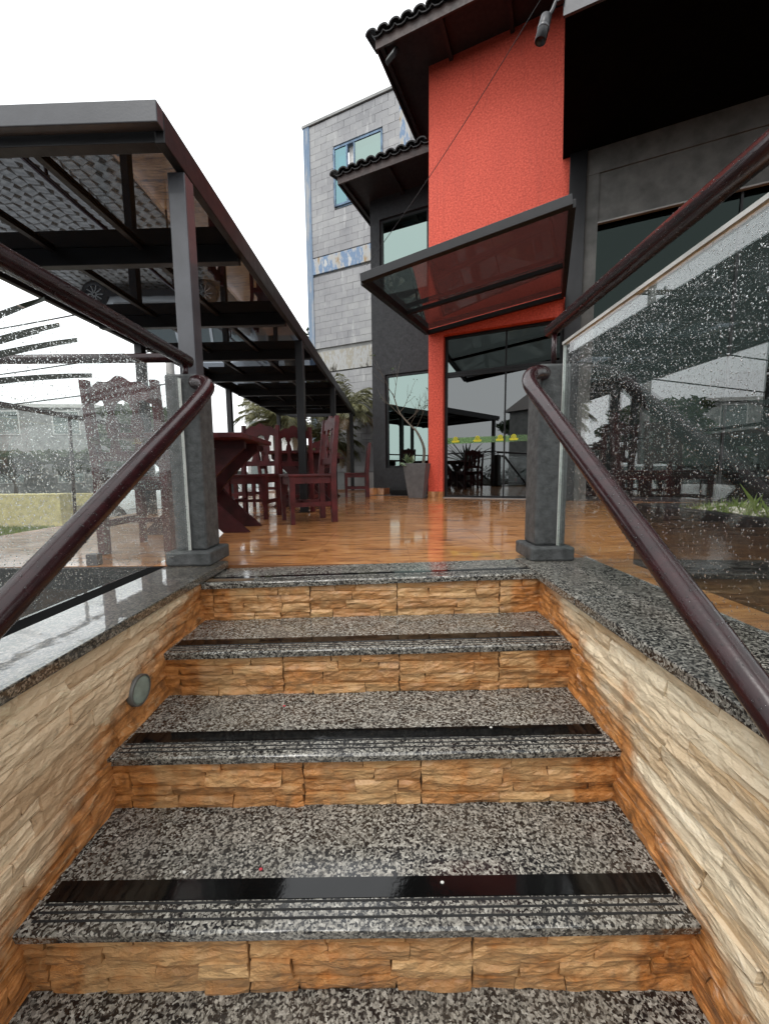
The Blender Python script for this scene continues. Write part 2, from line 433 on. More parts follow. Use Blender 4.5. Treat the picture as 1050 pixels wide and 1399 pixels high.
# ------------------------------------------------------------------ stairs
RUN, RISE, NY0 = .303, .176, 1.645
XL, XR = -.815, .68
NST = 6
stairs = thing('staircase', 'granite stairs with stone risers climbing to the terrace', 'stairs', (0, 0, 0))
def tilt(k): return .022 - .006 * k                      # each slab lies a little out of level
def slab(y0, y1, z, th, name, mat, parent, x0, x1, sl, grooves=()):
    """slab top at z (+slope*x) with rounded nose at y0"""
    prof = [(y0 + .003, z - th)]
    for a in range(0, 7):
        t = math.pi / 2 * a / 6
        prof.append((y0 + .006 - .006 * math.cos(t), z - .006 + .006 * math.sin(t)))
    for gy in grooves:
        prof += [(gy - .0022, z), (gy - .0016, z - .004), (gy + .0016, z - .004), (gy + .0022, z)]
    prof += [(y1, z), (y1, z - th)]
    n = len(prof); nx = 24; vs = []; fs = []
    for i in range(nx + 1):
        x = x0 + (x1 - x0) * i / nx
        for q, (py, pz) in enumerate(prof):
            jit = nz(x * 9, q * .3, z * 7) * .0025 if q < 5 else 0
            vs.append((x, py + jit, pz + sl * x))
    for i in range(nx):
        for q in range(n):
            a = i * n + q; b = i * n + (q + 1) % n; fs.append((a, a + n, b + n, b))
    fs.append(tuple(range(n))); fs.append(tuple(range(nx * n, nx * n + n))[::-1])
    return MB().add(vs, fs).build(name, mat, parent, fix=True)

def stone_piece(u0, u1, v0, v1, frame, mat, parent, stainf, depth, seed, amp=.0085, base=-.02):
    """one split-face stone: plan u (along), v (up), w (out)"""
    nu = max(4, min(18, int((u1 - u0) / .020))); nv = 4
    gap = .0010; rnd = random.Random(seed)
    skl, skr = rnd.uniform(-.008, .008), rnd.uniform(-.008, .008)
    tlt = rnd.uniform(-.006, .006)
    vs = []; st = []
    for i in range(nu + 1):
        for j in range(nv + 1):
            fu, fv = i / nu, j / nv
            u = u0 + gap + (u1 - u0 - 2 * gap) * fu + (skl * (1 - fu) + skr * fu) * (fv - .5)
            v = v0 + gap + (v1 - v0 - 2 * gap) * fv + .0035 * nz(u * 22, (v0 if fv < .5 else v1) * 50, 3)
            edge = min(fu * (u1 - u0), (1 - fu) * (u1 - u0), fv * (v1 - v0), (1 - fv) * (v1 - v0))
            wv = depth + tlt * (fv - .5) + amp * nz(u * 9 + seed, v * 38, seed * .37) + .45 * amp * nz(u * 31, v * 90, seed)
            if edge < .002: wv -= .0015
            vs.append(frame @ Vector((u, v, wv))); st.append(stainf(u, v))
    n = nv + 1; fs = []
    for i in range(nu):
        for j in range(nv): a = i * n + j; fs.append((a, a + n, a + n + 1, a + 1))
    # skirt to the backing
    ring = [i * n for i in range(nu + 1)] + [nu * n + j for j in range(1, n)] + [i * n + nv for i in range(nu - 1, -1, -1)] + [j for j in range(nv - 1, 0, -1)]
    o = len(vs); inv = frame.inverted()
    for i in ring:
        q = inv @ vs[i]; vs.append(frame @ Vector((q.x, q.y, base))); st.append(st[i])
    m = len(ring)
    for i in range(m): fs.append((ring[i], o + i, o + (i + 1) % m, ring[(i + 1) % m]))
    mb = MB().add(vs, fs); me = mb.mesh('stone', mat)
    at = me.attributes.new('stain', 'FLOAT', 'POINT'); at.data.foreach_set('value', st)
    return link('stone', me, parent)

def clad(u0, u1, v0, v1, frame, mat, parent, stainf, seed, hs_=(.03, .055), ls=(.12, .42), keep=None, courses=None):
    rnd = random.Random(seed); v = v0; k = 0
    hts = []
    if courses:
        hts = [rnd.uniform(.8, 1.25) for _ in range(courses)]; t = sum(hts); hts = [h / t * (v1 - v0) for h in hts]
    else:
        while v + .02 < v1: h = min(rnd.uniform(*hs_), v1 - v); hts.append(h); v += h
        hts[-1] += v1 - v
    v = v0
    for h in hts:
        u = u0 - rnd.uniform(0, .0)
        while u < u1 - .001:
            L = rnd.uniform(*ls)
            e = min(u + L, u1)
            if u1 - e < .05: e = u1
            if keep is None or keep(u, e, v, v + h):
                stone_piece(u, e, v, v + h, frame, mat, parent, stainf, rnd.uniform(-.0035, .005), rnd.randint(0, 9999))
            u = e
        v += h

for k in range(NST):
    yk = NY0 - RUN * k; zk = -RISE * k; sl = tilt(k)
    yb = (yk + RUN + .02) if k else TY
    gy = yk + .018
    tr = slab(yk, yb, zk, .025, 'tread', 'granite', stairs, XL - .012, XR + .012, sl, [])
    for g_ in ((.026, .043, .0595) if k else (.03, .05)):
        gv = []; gf_ = []
        for i in range(9):
            x = XL + .015 + (XR - XL - .034) * i / 8
            for py, pz in ((yk + g_ - .0028, -.001), (yk + g_ - .0024, .0007), (yk + g_ + .0024, .0007), (yk + g_ + .0028, -.001)): gv.append((x, py, zk + sl * x + pz))
        for i in range(8):
            for q in range(3): a = i * 4 + q; gf_.append((a, a + 4, a + 5, a + 1))
        MB().add(gv, gf_).build('groove_line', 'groove', tr)
    # anti slip strip: thin raised tape lying on the tread
    s0, s1 = (yk + .064, yk + .112) if k else (yk + .075, yk + .105)
    st = MB(); nx = 14; vs = []; fs = []
    for i in range(nx + 1):
        x = XL + .012 + (XR - XL - .03) * i / nx
        for py, pz in ((s0, -.001), (s0 + .001, .0016), (s1 - .001, .0016), (s1, -.001)): vs.append((x, py, zk + sl * x + pz))
    for i in range(nx):
        for q in range(3): a = i * 4 + q; fs.append((a, a + 4, a + 5, a + 1))
    fs += [(0, 1, 2, 3), (nx * 4 + 3, nx * 4 + 2, nx * 4 + 1, nx * 4)]
    st.add(vs, fs).build('anti_slip_strip', 'black_strip', tr)
    if k < NST - 1:
        yr = yk + .016
        z0 = -RISE * (k + 1); z1 = zk - .025
        rb = MB(); rb.box(XL - .02, XR + .02, yr + .012, yr + .05, z0 - .03, z1 + .012).build('riser', 'mortar', stairs)
        riser = rb and COL.objects[-1]
        fr = Matrix(((1, 0, 0, 0), (0, 0, -1, yr), (0, 1, 0, 0), (0, 0, 0, 1)))
        def stf(u, v, k=k, z0=z0): return .40 + .30 * nz(u * 3.1, k * 7.7, 1) + .30 * (1 if min(u - XL, XR - u) < .12 else 0) + .16 * nz(u * 9, v * 20, k)
        # panels of about .36 m, each panel four or five courses of split stone
        sl_ = tilt(k)
        edges = [XL]; rr = random.Random(50 + k); e = XL + .05
        while e < XR: edges.append(e); e += rr.uniform(.34, .52)
        if XR - edges[-1] < .12: edges.pop()
        edges.append(XR + .012); edges[0] = XL - .012
        for a, b in zip(edges[:-1], edges[1:]):
            mid = (a + b) / 2
            clad(a + .001, b - .001, z0 - .006 + tilt(k + 1) * mid, z1 + .006 + sl_ * mid, fr, 'riser_stone', riser, stf, 300 + k * 17 + int(a * 100), ls=(.09, .30), courses=4)
# debris on the steps
for i, (x, y_, k, mt) in enumerate([(-.51, .862, 3, 'debris'), (.13, .83, 3, 'debris'), (-.32, .867, 3, 'flower'), (-.36, 1.275, 2, 'flower'), (.33, 1.14, 2, 'debris')]):
    b = MB(); b.lathe([(.001, 0), (.004, .0008), (.0035, .003), (.001, .004)], 7)
    o = b.build('petal' if mt == 'flower' else 'grit', mt, loc=(x, y_, -RISE * k + tilt(k) * x + .0018)); o.scale = (1.2, .8, 1)
    tag(o, ['white speck of grit near the left end of the lowest black strip', 'white speck of grit on the middle of the lowest black strip', 'tiny red petal beside the lowest black strip', 'tiny red petal on the tread above', 'white speck of grit on the second strip from below'][i], 'petal' if mt == 'flower' else 'grit')

# side walls
def prof_line(y): return -RISE * (NY0 - y) / RUN
def side_wall(sign, xface, xout, label, mat, seed):
    t = thing('stair_wall', label, 'wall', (0, 0, 0))
    a, b = sorted((xface + sign * .022, xout))
    MB().box(a, b, -1.6, 1.80, STREET - .05, -.012).build('core', 'mortar', t)
    if sign < 0: fr = Matrix(((0, 0, 1, xface), (1, 0, 0, 0), (0, 1, 0, 0), (0, 0, 0, 1)))
    else: fr = Matrix(((0, 0, -1, xface), (1, 0, 0, 0), (0, 1, 0, 0), (0, 0, 0, 1)))
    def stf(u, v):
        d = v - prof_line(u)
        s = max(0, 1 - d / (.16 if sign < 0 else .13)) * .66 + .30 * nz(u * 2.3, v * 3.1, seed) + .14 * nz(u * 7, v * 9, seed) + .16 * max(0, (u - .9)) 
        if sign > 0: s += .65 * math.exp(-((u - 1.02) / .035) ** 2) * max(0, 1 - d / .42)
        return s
    clad(-.35, 1.79, -.97, -.010, fr, mat, t, stf, seed, hs_=(.030, .056), ls=(.18, .55),
         keep=lambda u0, u1, v0, v1: v1 > prof_line(u0) - RISE - .03 and u1 > -.2)
    return t
wl = side_wall(-1, XL, -1.05, 'left stair side wall of tan split stone, darkened as in shade, under a wet granite coping', 'wall_stone_shaded', 11)
wr = side_wall(1, XR, 1.03, 'right stair side wall of pale cream split stone under granite coping', 'wall_stone', 23)
MB().box(-1.055, -.795, -1.65, TY - .003, -.010, .022).build('coping', 'granite_wet', wl, bevel=.004)
MB().box(.660, 1.035, -1.65, 1.30, -.010, .022).build('coping', 'granite', wr, bevel=.004)
MB().box(.660, 1.035, 1.303, TY - .003, -.010, .022).build('coping', 'granite', wr, bevel=.004)
# recessed round light in the left wall
wlight = thing('wall_light', 'round frosted step light set into the left stair wall', 'light', (XL + .008, 1.195, -.240), 0)
rb = MB().lathe([(.050, -.02), (.050, .004), (.045, .006), (.045, -.02)], 28).build('ring', 'lamp_ring', wlight, True)
rb.rotation_euler = (0, R(90), 0)
rb = MB().lathe([(.045, -.02), (.045, .0025), (.038, .004), (.001, .0045)], 28).build('lens', 'lamp_glass', wlight, True)
rb.rotation_euler = (0, R(90), 0)

# ------------------------------------------------------------------ posts, glass, rails
def cpost(label, x, y_, wd, h):
    t = thing('guard_post', label, 'post', (x, y_, .022))
    b = MB(); b.box(-wd / 2, wd / 2, -wd / 2, wd / 2, .07, h - .022).build('shaft', 'concrete', t, bevel=.012, seg=2)
    b = MB(); b.box(-wd / 2 - .032, wd / 2 + .032, -wd / 2 - .038, wd / 2 + .038, 0, .0695).build('base', 'concrete', t, bevel=.01, seg=2)
    return t
cpost('dark grey concrete post at the left head of the stairs', -.945, 1.925, .155, .93)
cpost('grey concrete post at the right head of the stairs', .815, 1.945, .15, .965)

def drops(frame, u0, u1, v0, v1, n, name, parent, seed, rmax=.0017, wbias=None):
    rnd = random.Random(seed); mb = MB(); N = 7
    for _ in range(n):
        u = rnd.uniform(u0, u1); v = rnd.uniform(v0, v1)
        if wbias and rnd.random() > wbias(u, v): continue
        r = .0005 + rmax * rnd.random() ** 3.2
        el = 1 + (rnd.random() ** 3) * .9
        if rnd.random() < .03: el = rnd.uniform(3, 7); r *= .5
        vs = []
        for ring, (q, hh) in enumerate(((1, 0), (.72, .45), (.28, .66))):
            for j in range(N):
                a = 2 * math.pi * j / N
                vs.append(frame @ Vector((u + math.cos(a) * r * q, v + math.sin(a) * r * q * el, hh * r)))
        fs = []
        for ring in range(2):
            for j in range(N):
                a = ring * N + j; b_ = ring * N + (j + 1) % N; fs.append((a, b_, b_ + N, a + N))
        fs.append(tuple(2 * N + j for j in range(N)))
        mb.add(vs, fs)
    o = mb.build(name, 'water_drop', parent, smooth=True); o['kind'] = 'stuff'; return o

GL_X, GR_X = -.945, .850
def pane(label, boxd, mat='rail_glass'):
    t = thing('glass_panel', label, 'glass panel', (0, 0, 0))
    MB().box(*boxd).build('pane', mat, t)
    return t
gl = pane('left glass guard panel beside the stairs, covered in rain drops', (GL_X - .005, GL_X + .005, -1.2, 1.835, .095, .905), 'rail_glass_left')
fr = Matrix(((0, 0, 1, GL_X + .0052), (1, 0, 0, 0), (0, 1, 0, 0), (0, 0, 0, 1)))
drops(fr, .80, 1.83, .10, .90, 24000, 'rain_drops', gl, 5, rmax=.0017)
MB().box(GL_X - .006, GL_X + .006, 1.8352, 1.8402, .095, .905).build('edge_strip', 'debris', gl)
gr = pane('right glass guard panel beside the stairs, covered in rain drops', (GR_X - .005, GR_X + .005, -1.2, 1.862, .095, 1.045), 'rail_glass_right')
fr = Matrix(((0, 0, -1, GR_X - .0052), (1, 0, 0, 0), (0, 1, 0, 0), (0, 0, 0, 1)))
drops(fr, .75, 1.86, .10, 1.04, 24000, 'rain_drops', gr, 6, wbias=lambda u, v: .35 + .65 * max(0, (v - .1) / .9))
MB().box(GR_X - .006, GR_X + .006, 1.8622, 1.8672, .095, 1.045).build('edge_strip', 'debris', gr)
MB().box(GR_X - .012, GR_X + .012, -1.2, 1.8672, 1.0455, 1.058).build('top_strip', 'debris', gr)
for y_ in (.2,):
    for t, gx in ((gl, GL_X), (gr, GR_X)):
        MB().box(gx - .02, gx + .02, y_ - .03, y_ + .03, .022, .0945).build('clamp', 'steel_grey', t, bevel=.004)
gf = pane('glass guard panel along the terrace front, left of the post', (-2.90, -1.05, 1.945, 1.955, .06, .915))
fr = Matrix(((1, 0, 0, 0), (0, 0, -1, 1.9448), (0, 1, 0, 0), (0, 0, 0, 1)))
drops(fr, -2.3, -1.06, .07, .91, 5000, 'rain_drops', gf, 8, rmax=.0018)
for x in (-1.5, -2.6): MB().box(x - .03, x + .03, 1.93, 1.97, 0, .0595).build('clamp', 'steel_grey', gf, bevel=.004)
gs = pane('glass guard panel along the far left terrace edge', (-2.885, -2.875, 2.0, 9.9, .06, .90))
for y_ in (2.6, 4.6, 6.6, 8.6): MB().box(-2.90, -2.86, y_ - .03, y_ + .03, 0, .0595).build('clamp', 'steel_grey', gs, bevel=.004)

def beads(parent, pts, r, n, seed):
    rnd = random.Random(seed); mb = MB(); P = [Vector(p) for p in pts]; N = 6
    seg = [(b - a).length for a, b in zip(P[:-1], P[1:])]; tot = sum(seg)
    for _ in range(n):
        q = rnd.random() * tot; i = 0
        while i < len(seg) - 1 and q > seg[i]: q -= seg[i]; i += 1
        a, b = P[i], P[i + 1]; d = (b - a).normalized(); c = a + d * q
        u = d.cross(Vector((0, 0, 1))).normalized(); w_ = u.cross(d)
        th = rnd.uniform(0, 6.28); nn = u * math.cos(th) + w_ * math.sin(th); tt = nn.cross(d)
        rr_ = .0007 + .0022 * rnd.random() ** 3; o_ = c + nn * (r * .998); vs = []
        for qq, hh in ((1, 0), (.7, .5), (.25, .72)):
            for j in range(N):
                g = 2 * math.pi * j / N; vs.append(o_ + (d * math.cos(g) + tt * math.sin(g)) * rr_ * qq + nn * hh * rr_)
        fs = []
        for ring in range(2):
            for j in range(N): e = ring * N + j; f = ring * N + (j + 1) % N; fs.append((e, f, f + N, e + N))
        fs.append(tuple(2 * N + j for j in range(N))); mb.add(vs, fs)
    o = mb.build('water_beads', 'water_drop', parent, smooth=True); o['kind'] = 'stuff'
def rail(name, label, pts, r, extra=None):
    t = thing(name, label, 'handrail', (0, 0, 0))
    MB().tube(pts, r, 20).build('tube', 'rail_paint', t, True)
    if r > .028: beads(t, pts, r, 2600, int(abs(pts[0][0]) * 1000))
    for p, q, rr in (extra or []): MB().tube([p, q], rr, 12).build('bracket', 'rail_paint', t, True)
    return t
HLx, HRx = -.775, .640
pl = smoothpath([(-.87, 1.835, .885), (-.83, 1.80, .880), (-.785, 1.765, .855), (HLx, 1.70, .805), (HLx, 1.55, .702)], 6)
slope = .64
pl += [(HLx, 1.55 - .2 * i, .702 - slope * .2 * i) for i in range(1, 11)]
rail('stair_handrail', 'brown painted tube handrail sloping down the left side of the stairs', pl, .031, [((HLx, -.3, -.55), (HLx, -.3, -.93), .02)])
prr = smoothpath([(.755, 1.86, .915), (.715, 1.82, .912), (.665, 1.785, .89), (HRx, 1.72, .835), (HRx, 1.57, .730)], 6)
prr += [(HRx, 1.57 - .2 * i, .730 - slope * 1.08 * .2 * i) for i in range(1, 11)]
rail('stair_handrail', 'brown painted tube handrail sloping down the right side of the stairs', prr, .031, [((HRx, -.3, -.55), (HRx, -.3, -.93), .02)])
rail('guard_rail', 'level brown guard rail above the left glass panel', [(-.945, -1.3, 1.005), (-.945, 1.93, 1.005)], .030, [((-.945, 1.90, .93), (-.945, 1.90, .98), .012)])
rail('guard_rail', 'level brown guard rail above the right glass panel', [(.815, -1.3, 1.135), (.815, 1.95, 1.135)], .030, [((.815, 1.90, .965), (.815, 1.90, 1.11), .012)])
rail('guard_rail', 'brown guard rail along the terrace front, left of the post', [(-2.88, 1.95, 1.03), (-.98, 1.95, 1.03)], .022, [((-2.87, 1.95, 0), (-2.87, 1.95, 1.02), .02)])
rail('guard_rail', 'brown guard rail along the far left terrace edge', [(-2.88, 1.98, 1.0), (-2.88, 9.9, 1.0)], .022,
     [((-2.915, y_, -.0), (-2.88, y_, .99), .014) for y_ in (3.6, 5.6, 7.6)])

# ------------------------------------------------------------------ pergola
PG = Matrix.Rotation(R(-1.2), 4, 'Z')
perg = thing('pergola', 'black steel pergola with mirrored dark roof panels over the dining terrace', 'pergola', (-.955, 1.87, 0), R(-1.5))
PW, PL_ = 1.93, 8.25                      # local x from -PW to 0, local y from 0 to PL_
ZB, ZG, ZT = 1.895, 2.008, 2.058
for i in range(8):
    y_ = .04 if i == 0 else -.20 + i * 1.13
    yn = -.20 + (i + 1) * 1.13
    MB().box(-PW + .045, -.045, y_ - .03, y_ + .03, ZB if i else ZB + .045, ZG - .001).build('beam', 'steel', perg, bevel=.003)
    if i < 7:
        for a, b in ((-PW + .045, -1.32), (-1.32, -.70), (-.70, -.045)):
            MB().box(a + .002, b - .002, y_ - .02, yn - .024, ZG, ZG + .012).build('roof_panel', 'roof_panel', perg)
for x in (-1.32, -.70): MB().box(x - .018, x + .018, .08, PL_ - .05, ZG - .022, ZG - .002).build('purlin', 'steel', perg)
MB().box(-PW, 0, -.055, -.005, ZB + .075, ZT).build('fascia', 'fascia_steel', perg, bevel=.004)
MB().box(-PW, 0, PL_, PL_ + .05, ZB, ZT).build('fascia', 'steel', perg, bevel=.004)
for x in (-PW, -.045): MB().box(x, x + .045, -.004, PL_ - .001, ZB + .03, ZT + .001).build('edge_beam', 'steel', perg, bevel=.004)
for x in (-.088, -PW + .03):
    for y_ in (.20, 2.60, 4.95, 7.85):
        MB().box(x, x + .085, y_ - .0425, y_ + .0425, 0, ZB + .029).build('post', 'steel_grey' if (x > -1 and y_ < 1) else 'steel', perg, bevel=.004)
MB().box(-.115, .015, 2.56, 2.63, 0, .012).build('foot_plate', 'steel', perg)

# ------------------------------------------------------------------ furniture
def carve(pts, n=1): return pts
def make_chair(dark=False):
    t = thing('wooden_chair', 'x', 'chair')
    wd = 'wood'
    W, D, SH, H = .42, .41, .45, .98
    for s in (-1, 1):
        x = s * (W / 2 - .022)
        MB().add(*post_mesh([(x, -D / 2, 0, .022, .028), (x, -D / 2 + .008, SH, .022, .028), (x, -D / 2 - .045, H, .020, .020)])).build('back_post', wd, t, bevel=.004)
        MB().add(*post_mesh([(x, D / 2 - .02, 0, .019, .019), (x, D / 2 - .02, .12, .017, .017), (x, D / 2 - .02, .20, .024, .024), (x, D / 2 - .02, SH - .025, .024, .024)])).build('front_leg', wd, t, bevel=.003)
        MB().box(x - .010, x + .010, -D / 2 + .03, D / 2 - .04, .155, .195).build('side_stretcher', wd, t)
        MB().box(x - .011, x + .011, -D / 2 + .03, D / 2 - .045, SH - .085, SH - .026).build('apron', wd, t)
    MB().box(-W / 2 + .045, W / 2 - .045, D / 2 - .032, D / 2 - .01, SH - .095, SH - .026).build('apron', wd, t)
    MB().box(-W / 2 + .045, W / 2 - .045, -.01, .01, .16, .19).build('cross_stretcher', wd, t)
    MB().box(-W / 2 - .01, W / 2 + .01, -D / 2 + .035, D / 2 + .012, SH - .024, SH).build('seat', wd, t, bevel=.006)
    fr = Matrix.Translation((0, -D / 2 - .0, SH)) @ Matrix.Rotation(R(4.9), 4, 'X')
    # carved crest rail
    top = []; n = 26
    for i in range(n + 1):
        u = -1 + 2 * i / n
        z = .50 + .045 * (math.cos(u * math.pi / 1.0) * .5 + .5) + .010 * math.cos(u * 9.4)
        top.append((u * (W / 2 - .044), z))
    bot = [(u * (W / 2 - .044), .415 + .012 * math.cos(u * 9.4)) for u in [1 - 2 * i / 16 for i in range(17)]]
    MB().prism(top + bot, -.012, .012, fr).build('crest_rail', wd, t, fix=True)
    MB().prism([(-W / 2 + .044, .09), (W / 2 - .044, .09), (W / 2 - .044, .145), (.06, .135), (0, .15), (-.06, .135), (-W / 2 + .044, .145)], -.011, .011, fr).build('lower_rail', wd, t, fix=True)
    for s in (-1, 1):
        lft = []; rgt = []
        for i in range(15):
            z = .132 + (.43 - .132) * i / 14
            h = .024 + .010 * math.cos(i / 14 * math.pi * 4) + (.004 if i % 3 == 0 else 0)
            lft.append((s * .068 - h, z)); rgt.append((s * .068 + h, z))
        MB().prism(lft[::-1] + rgt, -.008, .008, fr).build('carved_slat', wd, t, fix=True)
    return t
def post_mesh(secs):
    vs = []; fs = []
    for x, y_, z, a, b in secs: vs += [(x - a, y_ - b, z), (x + a, y_ - b, z), (x + a, y_ + b, z), (x - a, y_ + b, z)]
    for i in range(len(secs) - 1):
        for j in range(4):
            p = i * 4 + j; q = i * 4 + (j + 1) % 4; fs.append((p, q, q + 4, p + 4))
    fs.append((3, 2, 1, 0)); m = (len(secs) - 1) * 4; fs.append((m, m + 1, m + 2, m + 3)); return vs, fs
chair0 = make_chair()
chairs = [
    (-.735, 3.66, 116, 'carved wooden chair with its back to the open floor, nearest the entrance'),
    (-1.46, 2.43, 2, 'carved wooden chair seen from behind through the left glass panel'),
    (-1.36, 4.02, 176, 'carved wooden chair on the far side of the nearest table'),
    (-1.02, 4.75, -4, 'carved wooden chair at the near side of the second table'),
    (-.52, 7.15, 97, 'carved wooden chair farthest off, by the third pergola post'),
    (-1.95, 5.4, -90, 'carved wooden chair at the outer side of the second table'),
    (-1.05, 6.25, 178, 'carved wooden chair on the far side of the second table'),
    (-2.05, 7.2, -90, 'carved wooden chair at the outer side of the third table'),
]
for i, (x, y_, a, lb) in enumerate(chairs):
    c = chair0 if i == 0 else copy_tree(chair0)
    c.location = (x, y_, .001); c.rotation_euler = (0, 0, R(a)); c['label'] = lb; c['group'] = 'wooden terrace chairs'
def make_table():
    t = thing('wooden_table', 'x', 'table')
    W, L, H = .92, .86, .75
    for i in range(4):
        a = -W / 2 + i * W / 4
        MB().box(a + .002, a + W / 4 - .002, -L / 2, L / 2, H - .038, H).build('top_plank', 'wood', t, bevel=.006)
    for s in (-1, 1):
        y_ = s * .18
        MB().box(-W / 2 + .06, W / 2 - .06, y_ - .025, y_ + .025, H - .10, H - .0385).build('batten', 'wood_dark', t)
        for d, off in ((1, -.022), (-1, .022)):
            pol = []
            for i in range(13):
                z = (H - .10) * i / 12; u = i / 12 * 2 - 1
                cx = .30 * (abs(u) ** 1.15) * (1 if u > 0 else -1) * d
                pol.append((cx + .085 + .015 * abs(u), z))
            for i in range(12, -1, -1):
                z = (H - .10) * i / 12; u = i / 12 * 2 - 1
                cx = .30 * (abs(u) ** 1.15) * (1 if u > 0 else -1) * d
                pol.append((cx - .085 - .015 * abs(u), z))
            MB().prism(pol, y_ + off - .021, y_ + off + .021).build('cross_leg', 'wood_dark', t, fix=True)
    MB().box(-.03, .03, -.135, .135, .28, .40).build('stretcher', 'wood_dark', t)
    return t
tab0 = make_table()
for i, (x, y_, a, lb) in enumerate([(-1.47, 3.14, 3, 'nearest wooden table with crossed curved legs, behind the left post'),
                                   (-1.12, 5.45, 0, 'second wooden table, behind the chair nearest the entrance'),
                                   (-1.25, 7.25, 0, 'third wooden table, farthest under the pergola')]):
    c = tab0 if i == 0 else copy_tree(tab0)
    c.location = (x, y_, .001); c.rotation_euler = (0, 0, R(a)); c['label'] = lb; c['group'] = 'wooden terrace tables'

# ------------------------------------------------------------------ restaurant building (local x along the facade, y into the building)
BP = (.775, 6.77, 0); BR = -24.2
bld = thing('restaurant_building', 'red and black restaurant building with tiled roofs and dark glass front', 'building', BP, R(BR))
def part(name, mat, parent, *boxes, bevel=0):
    b = MB()
    for q in boxes: b.box(*q)
    return b.build(name, mat, parent, bevel=bevel)
# red volume: column, strip over the door, upper wall
red = part('red_wall', 'red_stucco', bld, (0, .255, 0, .30, .11, 6.95), (.2551, 2.10, 0.001, .30, 2.72, 6.95))
part('side_wall', 'red_stucco', bld, (0.001, .20, .301, 4.0, 0, 6.95))
part('skirting', 'floor_tile', bld, (-.006, .258, -.006, .29, 0, .109))
# black volume at the left, set back
BY = .90
wn = [(-1.215, -.08, .54, 2.43), (-1.30, -.06, 3.95, 5.40)]
bw = MB()
bw.box(-1.50, -1.30, BY, BY + .2, 0, 5.95); bw.box(-1.2999, -.0, BY, BY + .2, 2.43, 3.95); bw.box(-1.2999, -.0, BY, BY + .2, 5.40, 5.95)
bw.box(-1.2999, -.0, BY, BY + .2, 0, .54); bw.box(-1.2999, -1.215, BY, BY + .2, .5401, 2.4299)
bw.build('black_wall', 'black_wall', bld)
part('black_side_wall', 'black_wall', bld, (-1.50, -1.30, BY + .2005, 5, 0, 5.95))
def window(x0, x1, y_, z0, z1, mat, mull=(), trans=(), fw=.045, name='window', fmat='steel', dep=.06):
    f = MB(); f.box(x0, x0 + fw, y_, y_ + dep, z0, z1); f.box(x1 - fw, x1, y_, y_ + dep, z0, z1)
    f.box(x0 + fw, x1 - fw, y_, y_ + dep, z0, z0 + fw); f.box(x0 + fw, x1 - fw, y_, y_ + dep, z1 - fw, z1)
    for m_ in mull: f.box(m_ - .012, m_ + .012, y_ + .01, y_ + dep - .01, z0 + fw, z1 - fw)
    wo_ = f.build(name, fmat, bld)
    xs = [x0 + fw] + list(mull) + [x1 - fw]
    for a, b in zip(xs[:-1], xs[1:]):
        p = MB().box(a + .0005, b - .0005, y_ + dep * .5 - .004, y_ + dep * .5 + .004, z0 + fw, z1 - fw).build('pane', mat, wo_)
        p.rotation_euler = (0, 0, 0)
    return wo_
window(-1.213, -.01, BY + .05, .541, 2.429, 'window_mint', (-.30,), name='window')
window(-1.298, -.01, BY + .05, 3.951, 5.399, 'window_mint', (-.33,), name='window')
# entrance door
door = window(.262, 2.075, .10, 0.0, 2.08, 'door_glass', (1.255,), fw=.04, name='door')
window(.262, 2.075, .10, 2.085, 2.71, 'window_dark', (1.255,), fw=.04, name='transom_window')
part('door_sill', 'sidewalk', bld, (.258, 2.08, .02, .22, -.01, .012))
MB().box(.31, 2.03, .118, .1225, .93, 1.03).build('film_strip', 'strip_film', door)
for cx in (.45, .82, 1.19, 1.40):
    h = MB()
    h.prism([(cx - .060, .950), (cx + .060, .950), (cx + .070, .978), (cx + .042, .986), (cx - .042, .986), (cx - .070, .978)], .1125, .1172)
    h.prism([(cx + .040 * math.cos(a * math.pi / 9), 1.008 + .040 * math.sin(a * math.pi / 9)) for a in range(18)], .1126, .1171)
    h.build('hat_sticker', 'yellow_film', door, fix=True)
    h = MB()
    ang = [a * math.pi / 9 for a in range(18)]
    for a0, a1 in zip(ang, ang[1:] + [2 * math.pi]):
        P = [(cx + r * math.cos(a), 1.008 + r * math.sin(a)) for a, r in ((a0, .028), (a1, .028), (a1, .019), (a0, .019))]
        h.prism(P, .1105, .1124)
    h.box(cx - .019, cx + .007, .1106, .1123, 1.004, 1.012)
    h.build('sticker_ring', 'olive_film', door, fix=True)
# pilaster and right bay
part('pilaster', 'steel', bld, (2.08, 2.30, -.06, .22, 0, 4.86), bevel=.006)
bay = window(2.305, 7.6, .04, .0, 4.50, 'shop_glass', (4.05, 5.8), fw=.06, name='shop_window', dep=.08)
part('band_beam', 'band_concrete', bld, (2.301, 7.6, -.02, .25, 4.53, 4.852))
part('shop_panel', 'band_concrete', bld, (2.4601, 7.6, .0, .039, 3.90, 4.529))
part('jamb', 'band_concrete', bld, (2.3005, 2.46, -.012, .0395, 0, 4.529))
part('panel_edge', 'sidewalk', bld, (2.4602, 7.6, -.014, .0385, 3.88, 3.8995))
ov = part('upper_volume', 'soffit', bld, (1.985, 8.5, -1.90, .0, 4.855, 8.2), (2.601, 8.5, .0005, 4, 4.8551, 8.2))
part('fascia', 'steel_grey', bld, (1.97, 8.5, -1.93, -1.901, 4.84, 5.10))
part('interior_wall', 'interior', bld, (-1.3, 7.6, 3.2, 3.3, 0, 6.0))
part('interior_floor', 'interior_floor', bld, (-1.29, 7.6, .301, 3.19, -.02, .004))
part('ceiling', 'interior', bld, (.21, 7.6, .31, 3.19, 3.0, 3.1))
part('party_wall', 'interior', bld, (2.32, 2.40, .30, 3.19, .005, 2.99))

